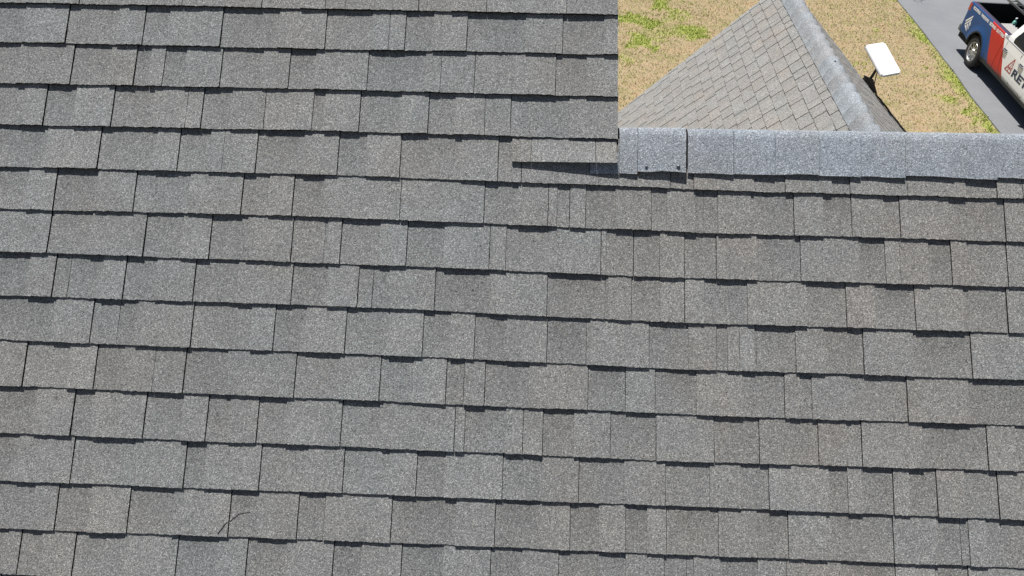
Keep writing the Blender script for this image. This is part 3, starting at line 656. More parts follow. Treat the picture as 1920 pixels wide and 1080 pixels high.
# fascia along the far rakes, and gable walls
gw = MB()
zl = 28 * EG + .1
bl_ = GA - glV * (zl - .35); br2 = GA - grV * (zl - .35)
off = -gh * .30
a0 = bl_ + off; b0 = br2 + off; t0_ = GA + off - gz * .05
gw.add([(a0.x, a0.y, 0), (b0.x, b0.y, 0), b0 - gz * .05, t0_, a0 - gz * .05], [(0, 1, 2, 3, 4)])
a1 = a0 - gh * 6; b1 = b0 - gh * 6
gw.add([(a0.x, a0.y, 0), (a1.x, a1.y, 0), (a1.x, a1.y, a1.z - .05), (a0.x, a0.y, a0.z - .05)], [(0, 1, 2, 3)])
gw.add([(b0.x, b0.y, 0), (b1.x, b1.y, 0), (b1.x, b1.y, b1.z - .05), (b0.x, b0.y, b0.z - .05)], [(3, 2, 1, 0)])
gw.build('gable_wall', MAT_SIDING, house)
for V_, N_, nm in ((glV, glN, 'l'), (grV, grN, 'r')):
    fb = MB()
    p0 = GA - N_ * .032; p1 = GA - V_ * zl - N_ * .032
    A_, B_ = p0 - gh * .035, p1 - gh * .035
    C_, D_ = p1 - gh * .008, p0 - gh * .008
    dn = -N_ * .15
    fb.add([A_, B_, C_, D_, A_ + dn, B_ + dn, C_ + dn, D_ + dn], [(0, 1, 2, 3), (4, 5, 6, 7), (0, 1, 5, 4), (1, 2, 6, 5), (2, 3, 7, 6), (3, 0, 4, 7)])
    fb.build('fascia_board', MAT_FASCIA, house)
# ------------------------------------------------------------------ ground
def vn2(x, y, seed=0):
    """2-d value noise 0..1, vectorised"""
    xi = np.floor(x).astype(np.int64); yi = np.floor(y).astype(np.int64); fx = x - xi; fy = y - yi
    fx = fx * fx * (3 - 2 * fx); fy = fy * fy * (3 - 2 * fy)
    def h(a, b):
        q = (a * 374761393 + b * 668265263 + seed * 974634777) & 0xffffffff
        q = ((q ^ (q >> 13)) * 1274126177) & 0xffffffff
        return ((q ^ (q >> 16)) & 0xffff) / 65535.0
    return (h(xi, yi) * (1 - fx) + h(xi + 1, yi) * fx) * (1 - fy) + (h(xi, yi + 1) * (1 - fx) + h(xi + 1, yi + 1) * fx) * fy
DE = [(10.0, -20.0), (10.75, 9.0), (11.31, 15.36), (11.47, 17.03), (11.66, 18.63), (11.85, 20.45), (12.01, 22.32), (12.17, 24.21), (12.6, 30.0), (13.6, 45.0), (18.0, 110.0)]
def drive_x(y): return np.interp(y, [p[1] for p in DE], [p[0] for p in DE]) + 0.03 * (vn2(y * 1.7, y * 0 + 3, 5) - .5)
BL = [(4.21, 23.5, .35, .8, 1.1), (2.95, 21.9, .42, .42, 1.1), (3.62, 21.6, .50, .48, 1.05), (3.10, 20.1, .58, .45, 1.1), (4.86, 20.9, .58, .50, 1.08), (4.44, 22.2, .4, .7, .6),
      (2.44, 19.1, .3, .35, .6), (4.15, 20.9, .9, .5, .5), (9.32, 19.08, .16, .16, .7), (9.42, 18.85, .1, .1, .7), (8.1, 20.2, .1, .12, .5), (10.5, 21.5, .12, .2, .7), (10.85, 16.85, .36, .25, .85),
      (11.2, 16.3, .22, .25, .8), (11.15, 15.7, .16, .3, .9), (11.9, 24.5, .25, .4, .6), (10.9, 18.9, .12, .12, .5), (9.9, 18.8, .2, .25, .35), (10.3, 16.0, .15, .2, .45), (8.8, 16.3, .15, .2, .4), (7.6, 24.2, .3, .3, .35)]
STR = [(24.5, .05, .3), (23.3, .10, .5), (22.3, .22, .7), (21.7, .38, 1.0), (20.9, .33, .9), (20.4, .15, .6), (19.6, .25, .85), (18.9, .46, 1.0), (18.2, .40, 1.0), (17.4, .26, .85), (16.8, .18, .7), (16.2, .20, .6), (15.5, .26, .95), (14.0, .3, .9), (5, .25, .7)]
def green(x, y):
    g = np.zeros_like(x); x0_, y0_ = x, y
    x = x + (vn2(x0_ * 2.6, y0_ * 2.6, 21) - .5) * .55 + (vn2(x0_ * 8, y0_ * 8, 23) - .5) * .22; y = y + (vn2(x0_ * 2.6, y0_ * 2.6, 22) - .5) * .6 + (vn2(x0_ * 8, y0_ * 8, 24) - .5) * .22
    for cx, cy, rx, ry_, s in BL:
        d = ((x - cx) / rx) ** 2 + ((y - cy) / ry_) ** 2
        g = np.maximum(g, s * np.clip(1.45 - d, 0, 1))
    x, y = x0_, y0_
    dx = drive_x(y) - x
    ys = [p[0] for p in STR][::-1]
    wd_ = np.interp(y, ys, [p[1] for p in STR][::-1]); st = np.interp(y, ys, [p[2] for p in STR][::-1])
    st = st * (.35 + .95 * vn2(x * 1.7, y * 1.7, 31)); wd_ = wd_ * (.6 + .9 * vn2(x * 2.9, y * 2.9, 33))
    g = np.maximum(g, np.where(dx > -.05, st * np.clip(1.35 - dx / wd_, 0, 1), 0))
    n = vn2(x * 3.1, y * 3.1, 1) * .5 + vn2(x * 8.3, y * 8.3, 2) * .5
    far = np.clip(vn2(x * .45, y * .45, 9) * 1.6 - .95, 0, 1) * np.where((x > 1) & (x < 13) & (y > 14) & (y < 25.5), .15, 1)
    g = np.maximum(g, far)
    sp = np.clip(vn2(x * 5.1, y * 5.1, 41) * 2.6 - 1.75, 0, 1) * (.14 + .30 * np.clip((6.5 - x) / 3, 0, 1)) * np.clip(vn2(x * .9, y * .9, 43) * 2 - .4, 0, 1)
    return np.clip(np.maximum(g * (0.42 + 1.1 * n), sp), 0, 1)

gx = np.unique(np.concatenate([np.arange(-2, 15.01, .125), [-400, -200, -100, -50, -25, -12, -6, 20, 30, 50, 100, 200, 400]]))
gy = np.unique(np.concatenate([np.arange(11, 30.01, .125), [-400, -200, -100, -50, -20, -5, 4, 35, 45, 60, 100, 200, 400]]))
X, Y = np.meshgrid(gx, gy, indexing='ij')
bump = (vn2(X * .8, Y * .8, 3) - .5) * .05 + (vn2(X * 3, Y * 3, 4) - .5) * .02
Z = np.where((X > -2) & (X < 15) & (Y > 11) & (Y < 30), bump, 0)
G = green(X, Y)
lm = MB()
nx, ny = len(gx), len(gy)
lm.v = [(float(a), float(b), float(c)) for a, b, c in zip(X.ravel(), Y.ravel(), Z.ravel())]
lm.c = [(float(g_), 0.0, 0.0) for g_ in G.ravel()]
lm.f = [(i * ny + j, (i + 1) * ny + j, (i + 1) * ny + j + 1, i * ny + j + 1) for i in range(nx - 1) for j in range(ny - 1)]
lm.m = [0] * len(lm.f)
m, nt, b = new_mat('dry_lawn', 0.95)
b.inputs['Specular IOR Level'].default_value = 0.1
L = nt.links.new
tc = N(nt, 'ShaderNodeTexCoord')
n1 = N(nt, 'ShaderNodeTexNoise', i_Scale=55.0, i_Detail=6.0, i_Roughness=0.75); L(tc.outputs['Object'], n1.inputs['Vector'])
n2 = N(nt, 'ShaderNodeTexNoise', i_Scale=1.6, i_Detail=7.0, i_Roughness=0.68); L(tc.outputs['Object'], n2.inputs['Vector'])
r1 = ramp(nt, [(0.25, (0.27, 0.20, 0.115)), (0.45, (0.285, 0.224, 0.14)), (0.58, (0.365, 0.297, 0.194)), (0.75, (0.46, 0.40, 0.285))]); L(n1.outputs['Fac'], r1.inputs['Fac'])
r2 = ramp(nt, [(0.36, (0.78, 0.84, 0.66)), (0.5, (1, 1, .97)), (0.68, (1.06, 0.95, 0.90))]); L(n2.outputs['Fac'], r2.inputs['Fac'])
mm = N(nt, 'ShaderNodeMix', data_type='RGBA', blend_type='MULTIPLY'); mm.inputs['Factor'].default_value = 1
L(r1.outputs[0], mm.inputs['A']); L(r2.outputs[0], mm.inputs['B'])
n3 = N(nt, 'ShaderNodeTexNoise', i_Scale=16.0, i_Detail=6.0, i_Roughness=0.75); L(tc.outputs['Object'], n3.inputs['Vector'])
r3 = ramp(nt, [(0.3, (0.16, 0.19, 0.04)), (0.5, (0.27, 0.30, 0.08)), (0.7, (0.38, 0.40, 0.12))]); L(n3.outputs['Fac'], r3.inputs['Fac'])
at = N(nt, 'ShaderNodeAttribute', attribute_name='tone')
sa = N(nt, 'ShaderNodeSeparateColor'); L(at.outputs['Color'], sa.inputs[0])
ad = N(nt, 'ShaderNodeMath', operation='ADD'); L(sa.outputs['Red'], ad.inputs[0]); L(n3.outputs['Fac'], ad.inputs[1])
st_ = N(nt, 'ShaderNodeMapRange'); st_.inputs['From Min'].default_value = 0.68; st_.inputs['From Max'].default_value = 1.5
L(ad.outputs[0], st_.inputs['Value'])
mg = N(nt, 'ShaderNodeMix', data_type='RGBA'); L(st_.outputs[0], mg.inputs['Factor']); L(mm.outputs['Result'], mg.inputs['A']); L(r3.outputs[0], mg.inputs['B'])
L(mg.outputs['Result'], b.inputs['Base Color'])
bu = N(nt, 'ShaderNodeBump'); bu.inputs['Strength'].default_value = 0.35; bu.inputs['Distance'].default_value = 0.02; L(n1.outputs['Fac'], bu.inputs['Height']); L(bu.outputs[0], b.inputs['Normal'])
lawn = lm.build('lawn', m, None); tag(lawn, kind='structure')

# grass blades
def blades(name, n, test, hmin, hmax, wid, lean, cols, label, cat):
    pts = []
    while len(pts) < n:
        x = rng.uniform(-6, 13.4, 40000); y = rng.uniform(9.6, 34, 40000)
        fade = np.clip((x + 6) / 5, 0, 1) * np.clip((34 - y) / 6, 0, 1)
        keep = (x < drive_x(y) - .01) & (rng.random(x.shape) < fade) & ((x > .5) | (y > 11)) & test(x, y)
        pts += list(zip(x[keep], y[keep]))
    pts = pts[:n]
    px = np.array([p[0] for p in pts]); py = np.array([p[1] for p in pts])
    z0 = (vn2(px * .8, py * .8, 3) - .5) * .05 + (vn2(px * 3, py * 3, 4) - .5) * .02 - .004
    hh = rng.uniform(hmin, hmax, n); th = rng.uniform(0, 6.283, n); ln = rng.uniform(*lean, n); ww = wid * rng.uniform(.6, 1.4, n)
    tx, ty = np.cos(th), np.sin(th)
    V = np.empty((n, 4, 3))
    V[:, 0] = np.stack([px - ty * ww, py + tx * ww, z0], 1)
    V[:, 1] = np.stack([px + ty * ww, py - tx * ww, z0], 1)
    mx, my = px + tx * hh * ln * .6, py + ty * hh * ln * .6
    V[:, 2] = np.stack([mx + ty * ww * .6, my - tx * ww * .6, z0 + hh * np.sqrt(1 - (ln * .8) ** 2) * .8], 1)
    V[:, 3] = np.stack([px + tx * hh * ln, py + ty * hh * ln, z0 + hh * np.sqrt(1 - (ln * .95) ** 2)], 1)
    me = bpy.data.meshes.new(name)
    me.from_pydata(V.reshape(-1, 3).tolist(), [], [(4 * i, 4 * i + 1, 4 * i + 2, 4 * i + 3) for i in range(n)])
    c = np.repeat(rng.random((n, 1)), 4, 0)
    ca = me.color_attributes.new('tone', 'FLOAT_COLOR', 'POINT')
    ca.data.foreach_set('color', np.concatenate([c, c, c, np.ones_like(c)], 1).astype(np.float32).ravel())
    mt, nt, b = new_mat(name, 0.8); b.inputs['Specular IOR Level'].default_value = 0.15
    at = N(nt, 'ShaderNodeAttribute', attribute_name='tone'); r = ramp(nt, cols); nt.links.new(at.outputs['Fac'], r.inputs['Fac']); nt.links.new(r.outputs[0], b.inputs['Base Color'])
    me.materials.append(mt)
    o = bpy.data.objects.new(name, me); col.objects.link(o); tag(o, label, cat, kind='stuff'); return o
blades('dry_grass', 190000, lambda x, y: green(x, y) + rng.random(x.shape) * .3 < .55, .02, .055, .0045, (.75, .99),
       [(0, (.18, .13, .07)), (.35, (.32, .25, .15)), (.7, (.43, .35, .23)), (1, (.62, .56, .42))], 'sun dried tan grass covering the lawn', 'grass')
blades('green_weeds', 34000, lambda x, y: green(x, y) * (.5 + .5 * vn2(x * 16, y * 16, 8)) + rng.random(x.shape) * .85 > .80, .03, .09, .010, (.4, .95),
       [(0, (.17, .24, .03)), (.5, (.30, .37, .07)), (1, (.46, .51, .15))], 'bright green weeds in patches and along the driveway edge', 'weeds')

# driveway
dm = MB()
ys = np.concatenate([np.linspace(-20, 12, 20), np.linspace(12.2, 32, 180), np.linspace(33, 110, 20)])
vs, fs = [], []
for y in ys:
    xl = float(drive_x(np.array([y]))[0])
    for k, xx in enumerate((xl - .005, xl + .0, xl + 2.4, xl + 4.8, xl + 7.2)):
        vs.append((xx, float(y), -.05 if k == 0 else .045))
for i in range(len(ys) - 1):
    for k in range(4): fs.append((i * 5 + k, i * 5 + k + 1, (i + 1) * 5 + k + 1, (i + 1) * 5 + k))
dm.add(vs, fs)
m, nt, b = new_mat('driveway_surface', 0.9); L = nt.links.new; b.inputs['Specular IOR Level'].default_value = .2
tc = N(nt, 'ShaderNodeTexCoord')
n1 = N(nt, 'ShaderNodeTexNoise', i_Scale=120.0, i_Detail=4.0, i_Roughness=0.8); L(tc.outputs['Object'], n1.inputs['Vector'])
n2 = N(nt, 'ShaderNodeTexNoise', i_Scale=0.9, i_Detail=6.0, i_Roughness=0.65); L(tc.outputs['Object'], n2.inputs['Vector'])
r1 = ramp(nt, [(0.3, (0.130, 0.137, 0.148)), (0.5, (0.190, 0.198, 0.212)), (0.72, (0.235, 0.243, 0.257))]); L(n1.outputs['Fac'], r1.inputs['Fac'])
r2 = ramp(nt, [(0.35, (0.93, 0.93, 0.94)), (0.65, (1.06, 1.06, 1.05))]); L(n2.outputs['Fac'], r2.inputs['Fac'])
mm = N(nt, 'ShaderNodeMix', data_type='RGBA', blend_type='MULTIPLY'); mm.inputs['Factor'].default_value = 1
L(r1.outputs[0], mm.inputs['A']); L(r2.outputs[0], mm.inputs['B']); L(mm.outputs['Result'], b.inputs['Base Color'])
bu = N(nt, 'ShaderNodeBump'); bu.inputs['Strength'].default_value = .3; bu.inputs['Distance'].default_value = .004; L(n1.outputs['Fac'], bu.inputs['Height']); L(bu.outputs[0], b.inputs['Normal'])
dw = dm.build('driveway', m, None); tag(dw, kind='structure')

# ------------------------------------------------------------------ satellite internet antenna on the far rake
MAT_WHITE = plain('antenna_white', (0.86, 0.87, 0.88), 0.35, var=.01)
MAT_PGREY = plain('antenna_rim', (0.50, 0.51, 0.52), 0.45, var=.02)
MAT_BLACK = plain('black_metal', (0.014, 0.014, 0.015), 0.5, var=.2)
ant_foot = Vector((4.735, 9.215, 3.72))
ant = empty('satellite_antenna', ant_foot, 0, 'white flat rectangular satellite antenna on black pole at edge of rear gable roof', 'antenna')
pc = Vector((4.754, 9.206, 4.36))
rv = Vector((0.495, 0.090, 0.376)); PR = Matrix.Rotation(rv.length, 4, rv.normalized())
bm = bmesh.new(); bmesh.ops.create_cube(bm, size=1)
for v in bm.verts: v.co = Vector((v.co.x * .331, v.co.y * .513, v.co.z * .022))
vert_e = [e for e in bm.edges if abs(e.verts[0].co.z - e.verts[1].co.z) > .01]
bmesh.ops.bevel(bm, geom=vert_e, offset=.022, segments=5, affect='EDGES')
bmesh.ops.bevel(bm, geom=[e for e in bm.edges if e.verts[0].co.z > .005 and e.verts[1].co.z > .005], offset=.004, segments=2, affect='EDGES')
pn = MB(); pn.bm(bm, 0, Matrix.Translation(pc) @ PR)
panel = pn.build('panel', MAT_WHITE, ant)
bm = bmesh.new(); bmesh.ops.create_cube(bm, size=1)
for v in bm.verts: v.co = Vector((v.co.x * .345, v.co.y * .527, v.co.z * .016 - .011))
bmesh.ops.bevel(bm, geom=[e for e in bm.edges if abs(e.verts[0].co.z - e.verts[1].co.z) > .01], offset=.026, segments=5, affect='EDGES')
rm = MB(); rm.bm(bm, 0, Matrix.Translation(pc) @ PR); rm.build('rim', MAT_PGREY, panel)
hub = pc - (PR @ Vector((0, 0, 1))).normalized() * .05
pl_ = MB()
pole_lo = Vector((4.655, 9.19, 3.98)); pole_hi = Vector((4.735, 9.20, 4.28))
pl_.tube([pole_lo, pole_hi, hub], [.020, .020, .024], 12)
pl_.build('pole', MAT_BLACK, ant)
bk_ = MB()
# triangular foot bracket screwed to the gable edge
rA = lambda k, n_, o: GA - grV * k + grN * n_ + gh * o
def prism(mb, tri, d, mi=0):
    n = len(tri); t2 = [p + d for p in tri]
    mb.add(list(tri) + t2, [tuple(range(n)), tuple(range(2 * n - 1, n - 1, -1))] + [(i, n + i, n + (i + 1) % n, (i + 1) % n) for i in range(n)], mi)
prism(bk_, [rA(1.86, .035, .015), rA(2.16, .035, .015), rA(2.22, -.18, .015), rA(2.02, -.22, .015), rA(1.90, -.10, .015)], gh * .02)
prism(bk_, [rA(1.86, .018, -.03), rA(2.16, .018, -.03), rA(2.16, .018, .03), rA(1.86, .018, .03)], grN * .012)
prism(bk_, [rA(1.84, .03, .0), rA(2.24, .02, .0), rA(1.97, .10, .0), rA(1.84, .05, .0)], gh * .025)
bk_.tube([rA(1.96, .03, .03), pole_lo, rA(1.93, .06, .03)], .026, 8)
bk_.build('bracket', MAT_BLACK, ant)
cb = MB()
pts = [hub, Vector((4.77, 9.24, 4.10)), rA(2.10, .05, .06), rA(2.22, .01, .035)]
for i in range(24):
    k = 2.3 + i * .07
    pts.append(rA(k, .020 + .006 * vnoise(i * .9, 3), -.006 + .012 * vnoise(i * .8, 7)))
cb.tube(pts, [.007] * 4 + [.013] * (len(pts) - 4), 6)
cb.build('cable', MAT_BLACK, ant)

# ------------------------------------------------------------------ pickup truck (local x forward, y left)
TY = math.atan2(-math.cos(-.084), math.sin(-.084))
truck = empty('pickup_truck', (13.114, 18.881, 0.045), TY, 'pickup truck in blue, red and white livery parked on the driveway', 'pickup truck')
MAT_TGLASS = plain('dark_glass', (0.012, 0.013, 0.016), 0.12, var=.1, spec=.2)
MAT_TYRE = plain('tyre_rubber', (0.022, 0.021, 0.020), 0.85, var=.3, scale=30)
MAT_RIM = plain('silver_rim', (0.50, 0.51, 0.53), 0.32, metal=.75, var=.05)
MAT_LINER = plain('bed_liner', (0.010, 0.010, 0.011), 0.75, var=.3, scale=30, spec=.25)
MAT_TRIM = plain('black_trim', (0.022, 0.022, 0.024), 0.55, var=.2)
MAT_RED_L = plain('tail_lens', (0.32, 0.012, 0.018), 0.2, var=.1, coat=.8)
MAT_DECAL = plain('white_decal', (0.82, 0.83, 0.84), 0.4, var=.01)
MAT_NAVY = plain('navy_decal', (0.012, 0.028, 0.075), 0.4, var=.02)
MAT_REDD = plain('red_decal', (0.42, 0.02, 0.022), 0.4, var=.02)
MAT_CHROME = plain('chrome', (0.45, 0.46, 0.48), 0.22, metal=.9, var=.04)
# painted livery: blue | red | white, the borders lean forward towards the sill
m, nt, b = new_mat('truck_livery', 0.38); L = nt.links.new; b.inputs['Specular IOR Level'].default_value = .3
b.inputs['Coat Weight'].default_value = 0.08; b.inputs['Coat Roughness'].default_value = .08
tc = N(nt, 'ShaderNodeTexCoord'); sx = N(nt, 'ShaderNodeSeparateXYZ'); L(tc.outputs['Object'], sx.inputs[0])
def border(x_top, x_bot):
    # x + slope*(1.3 - z) compared with x_top
    sl_ = (x_bot - x_top) / 0.85
    q = N(nt, 'ShaderNodeMath', operation='MULTIPLY_ADD'); L(sx.outputs['Z'], q.inputs[0]); q.inputs[1].default_value = sl_
    q.inputs[2].default_value = -sl_ * 1.3
    a = N(nt, 'ShaderNodeMath', operation='ADD'); L(sx.outputs['X'], a.inputs[0]); L(q.outputs[0], a.inputs[1])
    g_ = N(nt, 'ShaderNodeMath', operation='GREATER_THAN'); L(a.outputs[0], g_.inputs[0]); g_.inputs[1].default_value = x_top
    return g_.outputs[0]
mx1 = N(nt, 'ShaderNodeMix', data_type='RGBA'); L(border(.36, .98), mx1.inputs['Factor'])
mx1.inputs['A'].default_value = (0.006, 0.062, 0.21, 1); mx1.inputs['B'].default_value = (0.50, 0.022, 0.018, 1)
mx2 = N(nt, 'ShaderNodeMix', data_type='RGBA'); L(border(1.16, 1.95), mx2.inputs['Factor']); L(mx1.outputs['Result'], mx2.inputs['A']); mx2.inputs['B'].default_value = (0.80, 0.81, 0.82, 1)
L(mx2.outputs['Result'], b.inputs['Base Color'])
MAT_LIV = m
def side_y(x, z):
    """half width of the body at x, z"""
    t = (z - .45) / .9
    y = .985 - .035 * (1 - min(1, max(0, (z - .42) / .25))) ** 2 - .05 * max(0, t - .75) ** 1.0
    for xc in (0.0, 4.15):
        d = math.hypot(x - xc, (z - .42) * 1.0)
        y += .030 * max(0.0, 1 - abs(d - .52) / .16)
    return y
def panel_grid(mb, x0, x1, zt, zb, sgn, dx=.04, arches=(0.0, 4.15), mi=0, nz=9):
    n = max(2, int((x1 - x0) / dx)); cols_ = []
    for i in range(n + 1):
        x = x0 + (x1 - x0) * i / n
        lo = zb(x) if callable(zb) else zb
        for xc in arches:
            if abs(x - xc) < .50: lo = max(lo, .42 + math.sqrt(.50 ** 2 - (x - xc) ** 2) * 1.0)
        hi = zt(x) if callable(zt) else zt
        lo = min(lo, hi - .05)
        cols_.append([Vector((x, sgn * side_y(x, lo + (hi - lo) * k / nz), lo + (hi - lo) * k / nz)) for k in range(nz + 1)])
    vs = [p for c in cols_ for p in c]; w_ = nz + 1
    fs = []
    for i in range(n):
        for k in range(nz):
            f = (i * w_ + k, (i + 1) * w_ + k, (i + 1) * w_ + k + 1, i * w_ + k + 1)
            fs.append(f if sgn < 0 else f[::-1])
    mb.add(vs, fs, mi)
    return cols_
XT, XG, XF = -1.17, 1.215, 5.10
def lip(x): # lower edge rises behind the rear wheel
    return .50 if x > -.2 else .50 + .08 * min(1, (-.2 - x) / .8)
bed = MB()
for sgn in (-1, 1):
    c_ = panel_grid(bed, XT, XG - .008, 1.36, lip, sgn)
    # rail top and inner wall
    top = [c[-1] for c in c_]
    inn = [Vector((p.x, sgn * .84, 1.365)) for p in top]
    inl = [Vector((p.x, sgn * .80, .78)) for p in top]
    n = len(top)
    edge = [p + Vector((0, -sgn * .02, .012)) for p in top]
    f1 = [(i, i + 1, n + i + 1, n + i) for i in range(n - 1)]
    if sgn > 0: f1 = [q[::-1] for q in f1]
    bed.add(top + edge, f1, 0); bed.add(edge + inn, f1, 1); bed.add(inn + inl, f1, 2)
    # rear corner cap and front end
    for cc, xx in ((c_[0], XT), (c_[-1], XG - .008)):
        vs = cc + [Vector((xx, sgn * .80, 1.365)), Vector((xx, sgn * .80, cc[0].z))]
        f = tuple(range(len(vs)))
        bed.add(vs, [f if (sgn > 0) == (xx == XT) else f[::-1]], 0)
bed.add([(XT, -.80, .78), (XG, -.80, .78), (XG, .80, .78), (XT, .80, .78)], [(0, 1, 2, 3)], 2)
bed.box((XG - .05, -.82, .70), (XG - .012, .82, 1.345), 2)
for k in range(9): bed.box((XT + .06, -.62 + k * .15, .781), (XG - .08, -.57 + k * .15, .793), 2)
bed.box((XT + .036, -.835, .70), (XT + .05, .835, 1.355), 2); [bed.box((XT + .03, min(q * .80, q * .86), .72), (XG - .01, max(q * .80, q * .86), 1.352), 2) for q in (-1, 1)]; bed.box((XT, -.95, .40), (XG, -.80, .77), 2); bed.box((XT + .1, -.78, .40), (XG, .78, .76), 2); bed.box((XT, .80, .40), (XG, .95, .77), 2) if False else None
MAT_RAIL = plain('rail_cap', (0.050, 0.035, 0.075), 0.45, var=.1)
bed_o = bed.build('bed', [MAT_LIV, MAT_RAIL, MAT_LINER], truck, smooth=False, local=True)
tg = MB(); tg.box((XT - .045, -.80, .62), (XT + .035, .80, 1.345), 0, .012); tg.box((XT - .05, -.80, 1.335), (XT + .03, .80, 1.362), 1, .008)
tg.build('tailgate', [MAT_LIV, plain('tailgate_cap', (.13, .14, .14), .5)], truck, local=True)
def zb_c(x): return .50
cab = MB()
def hood_z(x): 
    return 1.30 if x < 3.0 else 1.30 - .12 * min(1, (x - 3.0) / .6) - .16 * max(0, (x - 4.6) / .5) ** 2
rows = []
for sgn in (-1, 1):
    panel_grid(cab, XG + .008, XF, hood_z, zb_c, sgn, mi=0)
    panel_grid(cab, .56, 3.60, .52, .40, sgn, dx=.1, arches=(), mi=1, nz=2)
# rear wall of cab, hood and front
cab.add([(XG + .008, -.95, .5), (XG + .008, .95, .5), (XG + .008, .95, 1.3), (XG + .008, -.95, 1.3)], [(3, 2, 1, 0)], 0)
hx = [3.0, 3.3, 3.6, 4.0, 4.4, 4.8, XF]
vs = []
for x in hx:
    z = hood_z(x); w_ = side_y(x, z)
    for q in (-1, -.8, 0, .8, 1): vs.append((x, q * w_, z + .05 * (1 - q * q)))
cab.add(vs, [(i * 5 + k, (i + 1) * 5 + k, (i + 1) * 5 + k + 1, i * 5 + k + 1) for i in range(len(hx) - 1) for k in range(4)], 0)
cab.add([(XF, -.93, .55), (XF, .93, .55), (XF, .93, 1.02), (XF, 0, 1.07), (XF, -.93, 1.02)], [(0, 1, 2, 3, 4)], 1)
cab.box((.6, -.88, .38), (4.9, .88, .58), 1)
# greenhouse: belt -> roof sections
secs = []
for (z, x0, x1, wy) in ((1.295, XG + .01, 3.42, .945), (1.38, XG + .02, 3.30, .93), (1.60, XG + .09, 2.98, .86), (1.82, XG + .17, 2.66, .78), (1.90, XG + .24, 2.50, .73), (1.935, XG + .36, 2.36, .62)):
    ring = []
    r = .10
    for cx, cy, a0_ in ((x0 + r, -wy + r, 180), (x1 - r, -wy + r, 270), (x1 - r, wy - r, 0), (x0 + r, wy - r, 90)):
        for k in range(5):
            t = R_(a0_ + k * 22.5); ring.append(Vector((cx + r * math.cos(t), cy + r * math.sin(t), z)))
    secs.append(ring)
n = len(secs[0]); vs = [p for s_ in secs for p in s_]
fs = [(i * n + k, i * n + (k + 1) % n, (i + 1) * n + (k + 1) % n, (i + 1) * n + k) for i in range(len(secs) - 1) for k in range(n)]
fs.append(tuple((len(secs) - 1) * n + k for k in range(n)))
cab.add(vs, fs, 0)
cab_o = cab.build('body', [MAT_LIV, MAT_TRIM], truck, local=True)
